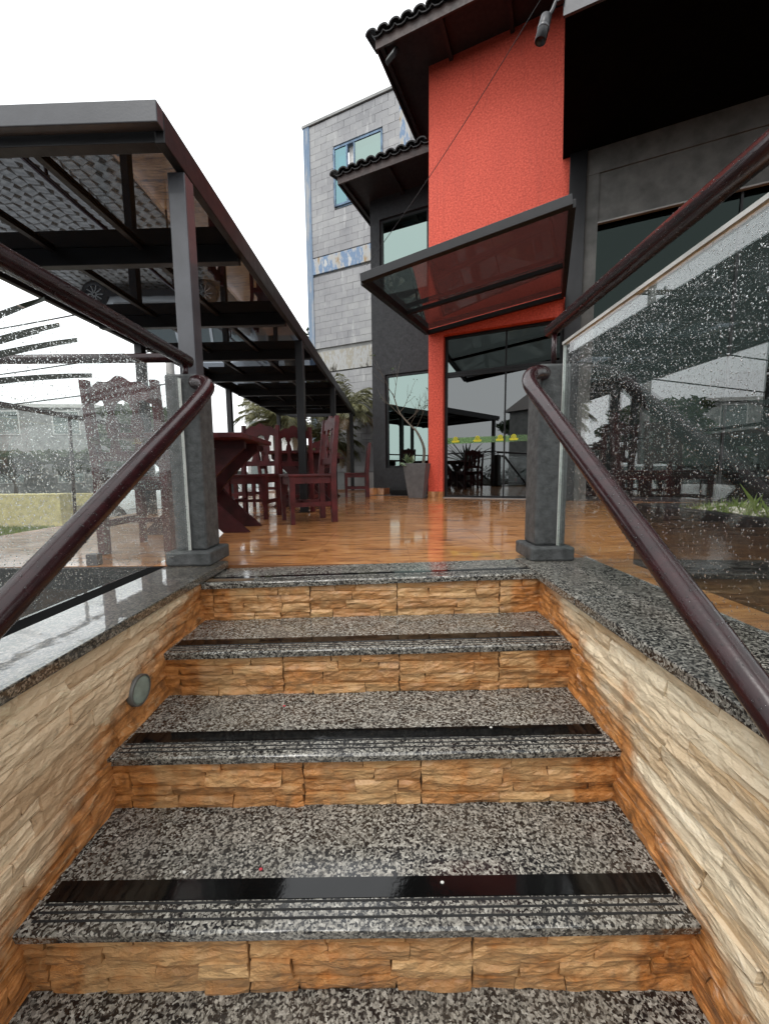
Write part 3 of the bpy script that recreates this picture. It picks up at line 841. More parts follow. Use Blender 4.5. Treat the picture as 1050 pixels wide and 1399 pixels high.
def tiled_roof(name, x0, x1, ye, ze, depth, pitch, fascia_h, label=None, rows=3):
    """eave along local x at y=ye, rising into +y"""
    rf = part(name, 'soffit_wood', bld, (x0 + .03, x1, ye + .03, ye + depth, ze - .035, ze - .005))
    MB().box(x0, x1, ye, ye + .028, ze - fascia_h, ze + .02).build('fascia_board', 'fascia_wood', rf)
    MB().box(x0, x0 + .028, ye + .0285, ye + depth, ze - fascia_h, ze + .02).build('verge_board', 'soffit_wood', rf)
    for i in range(int((depth - .1) / .45)):
        yy = ye + .25 + i * .45
    ndiv = int((x1 - x0) / .9)
    for i in range(ndiv + 1):
        xx = x0 + .05 + i * .9
        if xx + .06 < x1: MB().box(xx, xx + .06, ye + .03, ye + depth, ze - .10, ze - .036).build('rafter', 'soffit_wood', rf)
    # barrel tiles
    tw = .185; L = .42
    prof = []; n = 8
    for i in range(n + 1):
        a = math.pi * i / n; prof.append((-.5 * tw * math.cos(a), .060 * math.sin(a)))
    for i in range(n, -1, -1):
        a = math.pi * i / n; prof.append((-.40 * tw * math.cos(a), .060 * math.sin(a) - .016 * math.sin(a) - .004))
    me = MB().prism(prof, 0, L).mesh('tile', 'roof_clay')
    # channel between barrels
    chan = [(-.5 * tw, .02), (-.3 * tw, -.012), (0, -.022), (.3 * tw, -.012), (.5 * tw, .02), (.5 * tw, .008), (.3 * tw, -.024), (0, -.034), (-.3 * tw, -.024), (-.5 * tw, .008)]
    me2 = MB().prism(chan, 0, L).mesh('tile', 'roof_clay')
    for me_ in (me, me2):
        bm = bmesh.new(); bm.from_mesh(me_); bmesh.ops.recalc_face_normals(bm, faces=bm.faces); bm.to_mesh(me_); bm.free()
    nx = int((x1 - x0 + .06) / tw)
    for r_ in range(rows):
        for i in range(nx + 1):
            x = x0 - .04 + tw * i
            if x + tw * .5 > x1 + .05: continue
            s0 = -.07 + r_ * (L - .05)
            yy = ye + s0 * math.cos(pitch); zz = ze + .045 + .015 * (r_ > 0) + s0 * math.sin(pitch)
            o = link('tile', me, rf, loc=(x, yy + random.uniform(-.008, .008), zz + .01)); o.rotation_euler = (pitch - .03, 0, random.uniform(-.015, .015))
            if r_ == 0:
                o = link('tile', me2, rf, loc=(x + tw / 2, yy + .02, zz)); o.rotation_euler = (pitch - .03, 0, 0)
    return rf
tiled_roof('upper_roof', -.62, 2.6, -.66, 6.86, 2.6, R(18), .13)
tiled_roof('lower_roof', -1.78, -.012, .13, 5.82, 1.6, R(18), .12)

# small floodlight under the eave, spot on the fascia corner, cable
def world_of(x, y_, z):
    c, s = math.cos(R(BR)), math.sin(R(BR)); return Vector((BP[0] + c * x - s * y_, BP[1] + s * x + c * y_, z))
fl = thing('flood_light', 'small square floodlight under the upper roof corner', 'light', world_of(-.40, -.52, 6.70), R(BR - 25))
o = MB().box(-.09, .09, -.03, .03, -.12, .05).build('housing', 'lamp_metal', fl, bevel=.008); o.rotation_euler = (R(-28), 0, 0)
o = MB().box(-.075, .075, -.036, -.031, -.105, .035).build('lens', 'flood_glass', fl); o.rotation_euler = (R(-28), 0, 0)
MB().bar((0, 0, .04), (0, .04, .14), .02, .02).build('bracket', 'lamp_metal', fl)
sp = thing('spot_light', 'black cylindrical spotlight hanging from the dark overhang corner', 'light', world_of(1.93, -1.95, 4.90), R(BR))
b = MB().tube(smoothpath([(.05, .02, .10), (-.02, 0, .08), (-.06, -.01, 0), (-.10, -.02, -.05)], 5), .018, 10).build('arm', 'lamp_metal', sp, True)
hd = MB().lathe([(.030, 0), (.052, -.01), (.055, -.09), (.055, -.21), (.050, -.212), (.046, -.19)], 18).build('head', 'lamp_metal', sp, True); hd.location = (-.11, -.02, -.03); hd.rotation_euler = (0, R(14), 0)
MB().lathe([(.056, -.095), (.059, -.10), (.059, -.115), (.056, -.12)], 18).build('collar', 'steel_grey', hd, True)
o = MB().box(-.02, .05, -.02, .02, .05, .28).build('mount', 'lamp_metal', sp, bevel=.006)
p0, p1 = Vector((1.90, 5.02, 5.92)), Vector((-.26, 7.02, 4.0))
cb = MB().tube([p0.lerp(p1, i / 20) + Vector((0, 0, -.10 * math.sin(math.pi * i / 20))) for i in range(21)], .005, 6).build('cable', 'cable')
tag(cb, 'thin black cable slanting across the red wall', 'cable')

# entrance canopy
can = thing('entrance_canopy', 'tinted glass entrance canopy in a black steel frame below the red wall', 'canopy', (0, 0, 0))
A = Vector((-.225, 4.46, 2.57)); B_ = Vector((1.67, 3.62, 2.80)); C_ = world_of(2.06, -.04, 2.99); D_ = world_of(.0, -.04, 2.78)
for p, q, wd, hh, nm in ((A, B_, .07, .09, 'front_beam'), (D_, C_, .06, .07, 'back_beam')):
    MB().bar(p, q, wd, hh).build(nm, 'steel', can, bevel=.004)
e1 = (B_ - A).normalized() * .037
MB().bar(A + (D_ - A) * .018, D_ - (D_ - A) * .016, .07, .085).build('side_beam', 'steel', can, bevel=.004)
MB().bar(B_ + (C_ - B_) * .018, C_ - (C_ - B_) * .016, .06, .07).build('side_beam', 'steel', can, bevel=.004)
mA, mB = A.lerp(D_, .55), B_.lerp(C_, .55)
MB().bar(mA + e1, mB - e1, .05, .05).build('middle_beam', 'steel', can, bevel=.004)
nrm = (B_ - A).cross(D_ - A).normalized()
for p, q, r_, s in ((A, B_, mB, mA), (mA, mB, C_, D_)):
    vs = [v + nrm * .047 for v in (p, q, r_, s)] + [v + nrm * .056 for v in (p, q, r_, s)]
    MB().add(vs, [(3, 2, 1, 0), (4, 5, 6, 7), (0, 1, 5, 4), (1, 2, 6, 5), (2, 3, 7, 6), (3, 0, 4, 7)]).build('pane', 'canopy_glass', can)

# ------------------------------------------------------------------ grey block building
gb = thing('block_building', 'tall grey concrete block building with peeling blue paint', 'building', (-2.27, 12.5, 0), R(BR))
GW, GH = 7.0, 10.55
wx0, wx1, wz0, wz1 = 1.00, 2.55, 8.15, 9.72
MB().box(.0, wx0, .06, .3, STREET, GH).box(wx1, GW, .06, .3, STREET, GH).box(wx0, wx1, .0601, .3, STREET, wz0).box(wx0, wx1, .0601, .3, wz1, GH).build('backing_wall', 'plaster_grey', gb)
MB().box(0, .2, .3005, 6, STREET, GH).build('side_wall', 'blue_paint', gb)
MB().box(-.02, .19, -.02, .055, STREET, GH + .02).build('corner_strip', 'strip_blue', gb)
MB().box(3.05, 3.35, -.008, .055, 6.901, GH - .005).build('blue_strip', 'band_blue', gb)
MB().box(-.05, GW, -.04, .31, GH + .021, GH + .09).build('roof_edge', 'plaster_grey', gb)
MB().box(.1905, GW, -.012, .058, 6.45, 6.90).build('blue_band', 'band_blue', gb)
MB().box(.1905, GW, -.012, .058, 3.55, 4.15).build('mould_band', 'band_mould', gb)
bl_me = {}
cnt = 0; rest = MB(); z = GH - .195; row = 0
while z > .3:
    x = .1915 + (0 if row % 2 else -.2)
    while x < 5.2:
        xa, xb = max(x, .1915), x + .39
        hz_ = z + .19 > wz0 and z < wz1
        if hz_ and xa < wx0 < xb: xb = wx0
        elif hz_ and xa < wx1 < xb: xa = wx1
        if z > 6.85 and xa < 3.05 < xb: xb = 3.05
        elif z > 6.85 and xa < 3.35 < xb: xa = 3.35
        inside = hz_ and xa >= wx0 - .001 and xb <= wx1 + .001
        skip = inside or xb - xa < .03 or (6.27 < z < 6.90) or (3.37 < z < 4.15) or (xa >= 3.049 and xb <= 3.351 and z > 6.85)
        if not skip:
            yo = random.uniform(-.003, .003)
            if cnt < 300 and x < 3.4:
                wkey = round(xb - xa, 3)
                if wkey not in bl_me: bl_me[wkey] = MB().box(.003, wkey - .003, 0, .06, .003, .187).mesh('block', 'grey_block')
                link('block', bl_me[wkey], gb, loc=(xa, yo, z)); cnt += 1
            else: rest.box(xa + .003, xb - .003, yo, .0597 + yo, z + .003, z + .187)
        x += .39
    z -= .19; row += 1
o = rest.build('block_courses', 'grey_block', gb); o['kind'] = 'stuff'
wf = MB().box(wx0, wx1, -.03, .04, wz0, wz0 + .05).box(wx0, wx1, -.03, .04, wz1 - .05, wz1).box(wx0, wx0 + .05, -.03, .04, wz0, wz1).box(wx1 - .05, wx1, -.03, .04, wz0, wz1)
for q in (.42, .66): wf.box(wx0 + q, wx0 + q + .04, -.025, .035, wz0 + .05, wz1 - .05)
wf = wf.build('window', 'blue_paint', gb)
MB().box(wx0 + .05, wx0 + .42, -.01, .0, wz0 + .05, wz1 - .05).build('pane', 'blue_glass', wf)
MB().box(wx0 + .46, wx0 + .66, .10, .11, wz0 + .05, wz1 - .05).build('curtain', 'plaster_white', wf)
MB().box(wx0 + .70, wx1 - .05, -.01, .0, wz0 + .05, wz1 - .05).build('pane', 'window_mint', wf)
# low wall before it
lw_ = MB().box(-1.0, 1.6, 10.0, 10.15, 0, .45).build('low_wall', 'plaster_grey'); lw_.rotation_euler = (0, 0, 0)
tag(lw_, 'low grey wall at the far end of the terrace', 'wall')

# ------------------------------------------------------------------ plants
def leafcloud(lobes, n, size, mat, name, parent, seed):
    rnd = random.Random(seed); mb = MB()
    for _ in range(n):
        (cx, cy, cz, rx, ry, rz) = rnd.choice(lobes)
        d = Vector((rnd.gauss(0, 1), rnd.gauss(0, 1), rnd.gauss(0, 1))).normalized() * (rnd.random() ** .45)
        p = Vector((cx + d.x * rx, cy + d.y * ry, cz + d.z * rz))
        a = Vector((rnd.gauss(0, 1), rnd.gauss(0, 1), rnd.gauss(0, .6))).normalized(); b = a.orthogonal().normalized()
        b = (Matrix.Rotation(rnd.uniform(0, 6.28), 3, a) @ b)
        s = size * rnd.uniform(.5, 1.3)
        mb.add([p - a * s, p + b * s * .45, p + a * s, p - b * s * .45], [(0, 1, 2, 3)])
    return mb.build(name, mat, parent)
def tree(label, x, y_, z, h, spread, mat, seed, umbrella=False, n=3500, leaf=.16, group=None):
    rnd = random.Random(seed); t = thing('tree', label, 'tree', (x, y_, z), 0, group)
    tr = MB(); th = h * (.55 if not umbrella else .6)
    base = [(0, 0, 0), (h * .02, .02 * h, th * .5), (-.01 * h, .03 * h, th)]
    tr.tube(smoothpath(base, 5), [h * .035 * (1 - .5 * i / 10) for i in range(11)], 8)
    lobes = []
    for i in range(11):
        a = rnd.uniform(0, 6.28); rr = spread * rnd.uniform(.25, .8); zz = th + (h - th) * rnd.uniform(.25, .85)
        e = Vector((math.cos(a) * rr, math.sin(a) * rr, zz))
        tr.tube(smoothpath([(-.01 * h, .03 * h, th * rnd.uniform(.75, 1)), (e.x * .5, e.y * .5, th + (zz - th) * .6), e], 4), [h * .014 * (1 - .085 * j) for j in range(9)], 5)
        lobes.append((e.x, e.y, zz, spread * rnd.uniform(.28, .45), spread * rnd.uniform(.28, .45), (h - th) * rnd.uniform(.18, .3) * (.7 if umbrella else 1)))
    tr.build('trunk', 'bark', t, True); leafcloud(lobes, n, leaf, mat, 'crown', t, seed); return t
def palm(label, x, y_, z, trunk_h, n_fr, L, mat, seed, group=None, name='palm', droop=.9, stiff=False):
    rnd = random.Random(seed); t = thing(name, label, 'plant', (x, y_, z), 0, group)
    MB().tube([(0, 0, 0), (.03, 0, trunk_h * .5), (0, .02, trunk_h)], [.10, .085, .075], 9).build('trunk', 'bark', t, True)
    fm = MB(); dm = MB()
    for i in range(n_fr):
        a = (1.3 + 3.9 * i / n_fr) if stiff else 2.4 * i + rnd.uniform(-.3, .3); el = rnd.uniform(.25, 1.3) if stiff else rnd.uniform(-.35, 1.35); ll = L * rnd.uniform(.75, 1.1)
        if stiff and i < 5: a, el, ll = ((-.03, .30, 1.14), (.02, .50, 1.05), (-.05, .17, 1.18), (.06, .42, .95), (-.04, .36, 1.10), (.10, .12, .9), (-.08, .62, .9))[i]
        m = dm if el < -.05 and not stiff else fm
        pts = []; p = Vector((0, 0, trunk_h)); e = el
        dirh = Vector((math.cos(a), math.sin(a), 0)); N = 12
        for j in range(N + 1):
            pts.append(p.copy()); p = p + (dirh * math.cos(e) + Vector((0, 0, math.sin(e)))) * ll / N; e -= droop * 2 / N * (j / N + .3)
        if stiff:
            sidev = dirh.cross(Vector((0, 0, 1)))
            vs = []; fs = []
            for j, q in enumerate(pts):
                wd = .058 * (1 - (j / N)) ** .7 * (1 if j > 0 else .6)
                up = Vector((0, 0, .012))
                vs += [q - sidev * wd + up, q - up * .4, q + sidev * wd + up]
            for j in range(N):
                a_ = j * 3; fs += [(a_, a_ + 1, a_ + 4, a_ + 3), (a_ + 1, a_ + 2, a_ + 5, a_ + 4)]
            m.add(vs, fs); continue
        m.tube(pts, [.012 * (1 - .8 * j / N) for j in range(N + 1)], 4, False)
        side = dirh.cross(Vector((0, 0, 1)))
        for j in range(2 * N):
            f = j / (2 * N) * N; q = pts[int(f)].lerp(pts[min(int(f) + 1, N)], f % 1); tdir = (pts[min(int(f) + 1, N)] - pts[int(f)])
            if tdir.length < 1e-6: continue
            tdir.normalize()
            for s in (-1, 1):
                ln = ll * .30 * math.sin(math.pi * (.12 + .82 * j / (2 * N))) * rnd.uniform(.8, 1.15)
                d = (side * s * .8 + tdir * .75 + Vector((0, 0, -.35 + rnd.uniform(-.2, .25)))).normalized()
                mid = q + d * ln * .5 + Vector((0, 0, .02)); tip = q + d * ln + Vector((0, 0, -ln * .25))
                w_ = tdir * .012
                m.add([q - w_, q + w_, mid + w_ * 1.1, tip, mid - w_ * 1.1], [(0, 1, 2, 3, 4)])
    fm.build('fronds', mat, t)
    if dm.v: dm.build('dry_fronds', 'leaf_dry', t)
    return t
palm('bushy yellow green palm before the grey block building', -.98, 10.9, 0, 2.2, 46, 1.15, 'leaf_palm', 3)
palm('drooping palm seen under the pergola beyond the far posts', -3.0, 10.8, -.4, 2.3, 44, 1.35, 'leaf_palm', 4)
palm('palm clump low behind the far end of the pergola', -1.75, 11.4, -.2, 1.5, 40, 1.3, 'leaf_palm', 14)
palm('spiky yucca, coloured dark as if backlit, reaching in at the left edge', -2.30, 1.60, STREET, 1.62, 30, .95, 'leaf_dark', 9, name='yucca', droop=.12, stiff=True)  # backlight is put into the dark leaf colour
tree('leafy tree showing beside the grey block building', -3.6, 15.5, STREET, 7.4, 1.9, 'leaf', 21, n=4200, leaf=.13)

# planter pot with bare shrub and succulents
pot = thing('planter_pot', 'tall tapered grey planter beside the red column', 'pot', world_of(-.16, -.12, 0), R(BR + 3))
pt = MB(); r0, r1, hh = .125, .205, .60
pt.add([(-r0, -r0, 0), (r0, -r0, 0), (r0, r0, 0), (-r0, r0, 0), (-r1, -r1, hh), (r1, -r1, hh), (r1, r1, hh), (-r1, r1, hh),
        (-r1 + .03, -r1 + .03, hh), (r1 - .03, -r1 + .03, hh), (r1 - .03, r1 - .03, hh), (-r1 + .03, r1 - .03, hh),
        (-r1 + .04, -r1 + .04, hh - .05), (r1 - .04, -r1 + .04, hh - .05), (r1 - .04, r1 - .04, hh - .05), (-r1 + .04, r1 - .04, hh - .05)],
       [(3, 2, 1, 0), (0, 1, 5, 4), (1, 2, 6, 5), (2, 3, 7, 6), (3, 0, 4, 7), (4, 5, 9, 8), (5, 6, 10, 9), (6, 7, 11, 10), (7, 4, 8, 11), (8, 9, 13, 12), (9, 10, 14, 13), (10, 11, 15, 14), (11, 8, 12, 15)])
pt.build('pot_body', 'pot', pot, bevel=.006)
MB().box(-r1 + .041, r1 - .041, -r1 + .041, r1 - .041, hh - .10, hh - .045).build('soil', 'soil', pot)
shrub = thing('bare_shrub', 'crooked nearly leafless shrub growing from the grey planter', 'shrub', world_of(-.10, -.12, hh - .05), R(BR))
rnd = random.Random(12); tb = MB(); tips = []
main = smoothpath([(.04, 0, 0), (.06, .0, .30), (-.06, .0, .58), (-.20, .02, .72), (-.40, .03, .95), (-.52, .02, 1.28)], 6)
tb.tube(main, [.028 * (1 - .7 * i / (len(main) - 1)) for i in range(len(main))], 7)
def twig(p, d, L, r, lev):
    q = [p]; 
    for i in range(4): d = (d + Vector((rnd.uniform(-.25, .25), rnd.uniform(-.25, .25), rnd.uniform(-.1, .25)))).normalized(); q.append(q[-1] + d * L / 4)
    tb.tube(q, [r * (1 - .15 * i) for i in range(5)], 4)
    tips.append(q[-1])
    if lev > 0:
        for i in (2, 3, 4): twig(q[i], (d + Vector((rnd.uniform(-.9, .9), rnd.uniform(-.5, .5), rnd.uniform(-.2, .6)))).normalized(), L * .6, r * .55, lev - 1)
for i, (a, dx) in enumerate([(14, .8), (18, .7), (20, .9), (22, -.5), (24, .6), (26, -.9), (28, .35), (29, -.4)]):
    twig(main[a], Vector((dx, rnd.uniform(-.3, .3), rnd.uniform(.35, .9))).normalized(), rnd.uniform(.3, .5), .007, 1)
tb.build('branches', 'stem', shrub, True)
leafcloud([(p.x, p.y, p.z, .05, .05, .05) for p in rnd.sample(tips, 10)], 60, .022, 'leaf', 'leaves', shrub, 3)
su = thing('succulent', 'pale green succulent at the rim of the grey planter', 'plant', world_of(-.29, -.22, hh - .05), 0)
sm = MB()
for k in range(46):
    a = rnd.uniform(0, 6.28); e = rnd.uniform(-.5, 1.3); L = rnd.uniform(.10, .2)
    d = Vector((math.cos(a) * math.cos(e), math.sin(a) * math.cos(e), math.sin(e))); s_ = d.cross(Vector((0, 0, 1))).normalized() * .03
    o_ = Vector((rnd.uniform(-.06, .06), rnd.uniform(-.05, .05), .05))
    sm.add([o_, o_ + d * L * .5 - s_, o_ + d * L, o_ + d * L * .5 + s_, o_ + d * L * .5 + Vector((0, 0, .012))], [(0, 1, 4), (1, 2, 4), (2, 3, 4), (3, 0, 4), (0, 3, 2, 1)])
sm.build('leaves', 'leaf_pale', su)
tr_ = MB().box(-.30, .10, -.10, .10, 0, .11).build('floor_box', 'black_gloss', bevel=.01); tr_.location = world_of(-.62, .55, 0); tr_.rotation_euler = (0, 0, R(BR))
tag(tr_, 'low black box on the floor behind the grey planter', 'box')
tr_ = MB().box(-.19, .19, -.15, .15, 0, .13).build('floor_plinth', 'floor_tile', bevel=.004); tr_.location = world_of(-1.30, .70, 0); tr_.rotation_euler = (0, 0, R(BR))
tag(tr_, 'low orange tiled plinth at the foot of the black wall', 'plinth')

# ------------------------------------------------------------------ garden bed right of the glass
bed = thing('garden_bed', 'black walled garden bed with earth behind the right glass', 'planter', (0, 0, 0))
MB().box(1.22, 1.28, -.4, 1.86, -.012, .30).box(1.2801, 3.6, 1.80, 1.86, -.012, .30).build('bed_wall', 'black_gloss', bed, bevel=.008)
vs = []; fs = []; nx, ny = 26, 26
for i in range(nx + 1):
    for j in range(ny + 1):
        x = 1.279 + 2.3 * i / nx; y_ = -.39 + 2.19 * j / ny
        vs.append((x, y_, .275 + .045 * nz(x * 3, y_ * 3) + .02 * nz(x * 11, y_ * 11)))
for i in range(nx):
    for j in range(ny): a = i * (ny + 1) + j; fs.append((a, a + ny + 1, a + ny + 2, a + 1))
MB().add(vs, fs).build('soil', 'soil', bed, True)
def rock(label, x, y_, s, seed):
    bm = bmesh.new(); bmesh.ops.create_icosphere(bm, subdivisions=2, radius=1)
    for v in bm.verts:
        d = 1 + .35 * noise.noise(v.co * 1.3 + Vector((seed, 0, 0))); v.co = Vector((v.co.x * s * d, v.co.y * s * .8 * d, v.co.z * s * .5 * d))
    me = bpy.data.meshes.new('stone'); bm.to_mesh(me); bm.free(); me.materials.append(M['rock'])
    o = link('garden_stone', me, loc=(x, y_, .29 + s * .25)); return tag(o, label, 'stone', 'stones in the garden bed')
rr = random.Random(4)
for k, (x, y_, sz, lb) in enumerate([(1.36, 1.10, .060, 'largest pale flat stone at the front of the garden bed'), (1.40, 1.30, .045, 'pale stone in the garden bed behind the largest one'),
                                     (1.33, .93, .050, 'pale stone nearest the viewer at the bed edge'), (1.52, 1.20, .040, 'pale stone set back in the middle of the garden bed'),
                                     (1.36, 1.48, .034, 'small pale stone toward the far end of the bed')]): rock(lb, x, y_, sz, k)
gv = MB()
for k in range(240):
    x, y_, r_ = 1.30 + rr.random() ** 2 * .9, rr.uniform(.6, 1.76), rr.uniform(.005, .016)
    o_ = Vector((x, y_, .285 + .045 * nz(x * 3, y_ * 3)))
    P = [Vector((rr.uniform(.6, 1) * r_, 0, 0)), Vector((0, rr.uniform(.6, 1) * r_, 0)), Vector((-rr.uniform(.6, 1) * r_, 0, 0)), Vector((0, -rr.uniform(.6, 1) * r_, 0)), Vector((0, 0, r_ * .7)), Vector((0, 0, -r_ * .5))]
    gv.add([o_ + p for p in P], [(0, 1, 4), (1, 2, 4), (2, 3, 4), (3, 0, 4), (1, 0, 5), (2, 1, 5), (3, 2, 5), (0, 3, 5)])
tag(gv.build('gravel', 'rock'), 'pale gravel scattered over the garden bed earth', 'gravel', kind='stuff')
def tuft(x, y_, n, L, seed, lab, spread=.5):
    rnd = random.Random(seed); t = MB()
    for _ in range(n):
        a = rnd.uniform(0, 6.28); e = rnd.uniform(.6, 1.5); l = L * rnd.uniform(.5, 1.2)
        p = Vector((rnd.gauss(0, .03) * spread * 2, rnd.gauss(0, .03) * spread * 2, 0)); d = Vector((math.cos(a) * math.cos(e), math.sin(a) * math.cos(e), math.sin(e)))
        s_ = d.cross(Vector((0, 0, 1))).normalized() * (.0008 if L > .1 else .0015); m_ = p + d * l * .55; tip = p + d * l + Vector((math.cos(a), math.sin(a), -.5)) * l * .15
        t.add([p - s_, p + s_, m_ + s_ * .8, tip, m_ - s_ * .8], [(0, 1, 2, 3, 4)])
    o = t.build('grass_tuft', 'grass', loc=(x, y_, .28)); return tag(o, lab, 'grass', 'grass tufts in the garden bed')
for k, (x, y_, L_, lb) in enumerate([(1.36, 1.40, .13, 'tall thin grass stalks toward the far end of the garden bed'), (1.40, 1.18, .17, 'tallest thin grass stalks in the middle of the garden bed'),
                                     (1.34, 1.00, .14, 'thin grass stalks nearest the viewer in the garden bed'), (1.50, 1.58, .075, 'short bushy grass clump at the far end of the bed')]):
    tuft(x, y_, 7 if k < 3 else 26, L_, k, lb, .5)
gc = MB()
for k in range(46):
    cx, cy, sp_, Lg = 1.30 + rr.random() ** 2 * 1.1, rr.uniform(.62, 1.78), rr.uniform(.03, .07), rr.uniform(.018, .045)
    for _ in range(90):
        x, y_ = cx + rr.gauss(0, sp_), cy + rr.gauss(0, sp_)
        if x < 1.285: continue
        a = rr.uniform(0, 6.28); z_ = .275 + .045 * nz(x * 3, y_ * 3); l = Lg * rr.uniform(.5, 1.2)
        dx, dy = .0015 * math.cos(a), .0015 * math.sin(a)
        gc.add([(x - dx, y_ - dy, z_), (x + dx, y_ + dy, z_), (x + rr.uniform(-.5, .5) * l, y_ + rr.uniform(-.5, .5) * l, z_ + l)], [(0, 1, 2)])
tag(gc.build('ground_cover', 'grass'), 'patchy short grass covering the garden bed', 'grass', kind='stuff')

# ------------------------------------------------------------------ parking lot and street to the left
lot = MB().box(-11, -3.02, 2.5, 14.5, STREET - .03, STREET - .004).build('parking_lot', 'soil'); tag(lot, kind='structure')
sett_me = []
for s in range(4):
    bm = bmesh.new(); bmesh.ops.create_cube(bm, size=1)
    for v in bm.verts:
        v.co = Vector((v.co.x * .19 * (1 - .12 * (v.co.z > 0)), v.co.y * .155 * (1 - .12 * (v.co.z > 0)), v.co.z * .03)) + Vector((random.uniform(-.006, .006), random.uniform(-.006, .006), 0))
    me = bpy.data.meshes.new('sett'); bm.to_mesh(me); bm.free(); me.materials.append(M['sett']); sett_me.append(me)
cand = []
iy = 0; y_ = 3.0
while y_ < 12.6:
    x = -9.6
    while x < -3.12:
        cand.append((x, y_ + .30 * math.cos((x + 9.6) / 1.7 * math.pi * 2), R(75) * math.sin((x + 9.6) / 1.7 * math.pi * 2) * -.55)); x += .205
    y_ += .172
cand.sort(key=lambda c: abs(c[0] + 4.9) * .9 + abs(c[1] - 6.0))
rest = MB()
for i, (x, y_, a) in enumerate(cand):
    dz = random.uniform(-.004, .004)
    if i < 290:
        o = link('sett', random.choice(sett_me), lot, loc=(x, y_, STREET + dz)); o.rotation_euler = (0, 0, a)
    else:
        c, s = math.cos(a), math.sin(a); vs = []
        for z, q in ((-.015, 1), (.015, .88)):
            for sx, sy in ((-1, -1), (1, -1), (1, 1), (-1, 1)):
                px, py = sx * .095 * q, sy * .0775 * q; vs.append((x + c * px - s * py, y_ + s * px + c * py, STREET + z + dz))
        rest.add(vs, [(4, 5, 6, 7), (0, 1, 5, 4), (1, 2, 6, 5), (2, 3, 7, 6), (3, 0, 4, 7)])
o = rest.build('cobblestones', 'sett', lot); o['kind'] = 'stuff'

def car(label, x, y_, rz, paint, trim='car_trim', seed=0):
    t = thing('parked_car', label, 'car', (x, y_, STREET + .012), rz, 'parked cars')
    # sections along length: (x, half width, z low, z shoulder, z top, half width of the top)
    sec = [(-2.02, .55, .34, .60, .66, .50), (-1.95, .74, .26, .72, .80, .66), (-1.6, .83, .20, .80, .92, .76), (-.95, .86, .20, .86, .98, .80), (-.2, .87, .20, .88, .97, .81),
           (.6, .87, .20, .89, .98, .81), (1.4, .86, .20, .90, 1.0, .80), (1.85, .80, .24, .86, .98, .72), (1.98, .68, .30, .78, .88, .60)]
    vs = []; fs = []
    for sx, hw, zl, zs, zt, tw in sec:
        vs += [(sx, -hw * .93, zl), (sx, -hw, (zl + zs) / 2), (sx, -hw * .98, zs), (sx, -tw, zt), (sx, tw, zt), (sx, hw * .98, zs), (sx, hw, (zl + zs) / 2), (sx, hw * .93, zl)]
    n = 8
    for i in range(len(sec) - 1):
        for j in range(n): a = i * n + j; b = i * n + (j + 1) % n; fs.append((a, a + n, b + n, b))
    fs.append(tuple(range(n))); fs.append(tuple(range((len(sec) - 1) * n, len(sec) * n))[::-1])
    MB().add(vs, fs).build('body', paint, t, True, fix=True)
    # cabin: glass volume and roof
    lo = [(-.95, .79), (1.85, .76)]; hi = [(-.20, .60), (1.45, .58)]
    gl_ = MB().add([(-.98, -.78, .97), (1.86, -.74, .97), (1.86, .74, .97), (-.98, .78, .97), (-.22, -.60, 1.42), (1.48, -.58, 1.42), (1.48, .58, 1.42), (-.22, .60, 1.42)],
                   [(0, 1, 5, 4), (1, 2, 6, 5), (2, 3, 7, 6), (3, 0, 4, 7)]).build('windows', 'car_glass', t)
    MB().add([(-.30, -.605, 1.41), (1.53, -.585, 1.41), (1.53, .585, 1.41), (-.30, .605, 1.41), (-.1, -.54, 1.475), (1.35, -.53, 1.475), (1.35, .53, 1.475), (-.1, .54, 1.475)],
             [(3, 2, 1, 0), (4, 5, 6, 7), (0, 1, 5, 4), (1, 2, 6, 5), (2, 3, 7, 6), (3, 0, 4, 7)]).build('roof', paint, t, bevel=.02)
    for s in (-1, 1):
        for p, q in (((-.98, .785 * s, .97), (-.22, .605 * s, 1.42)), ((.48, .785 * s, .96), (.50, .60 * s, 1.42)), ((1.30, .765 * s, .97), (1.28, .59 * s, 1.42)), ((1.86, .745 * s, .97), (1.48, .585 * s, 1.42))):
            MB().bar(p, q, .06, .03).build('pillar', paint, t)
        MB().box(-1.0, 1.0, s * .885 - .012, s * .885 + .012, .22, .36).build('sill', trim, t, bevel=.006)
        MB().box(-.85, 1.45, s * .874 - .008, s * .874 + .008, .50, .53).build('door_strip', 'chrome', t)
        MB().box(-.78, -.60, s * .93 - .07, s * .93 + .05, .98, 1.09).build('mirror', trim, t, bevel=.02)
        MB().box(-1.98, -1.80, s * .62 - .12, s * .62 + .12, .62, .74).build('headlight', 'flood_glass', t, bevel=.02)
        MB().box(1.86, 1.97, s * .66 - .06, s * .66 + .08, .72, .90).build('tail_light', 'flower', t, bevel=.02)
        for wx in (-1.27, 1.25):
            wm = MB().lathe([(.16, -.10), (.30, -.10), (.318, -.06), (.318, .06), (.30, .10), (.21, .105), (.205, .07)], 26)
            wo_ = wm.build('wheel', 'tyre', t, True); wo_.location = (wx, s * .79, .312); wo_.rotation_euler = (R(-90 * s), 0, 0)
            MB().lathe([(.02, .06), (.205, .065), (.207, .085), (.195, .088)], 26).build('rim', 'car_trim', wo_, True)
            sp_ = MB()
            for k in range(10):
                a = 2 * math.pi * k / 10
                sp_.bar((.03 * math.cos(a), .03 * math.sin(a), .085), (.20 * math.cos(a), .20 * math.sin(a), .088), .026, .012, (0, 0, 1))
            sp_.build('spokes', 'chrome', wo_)
    return t
car('white hatchback parked beyond the terrace, mirrored in the pergola roof', -5.35, 10.2, 0, 'car_white')
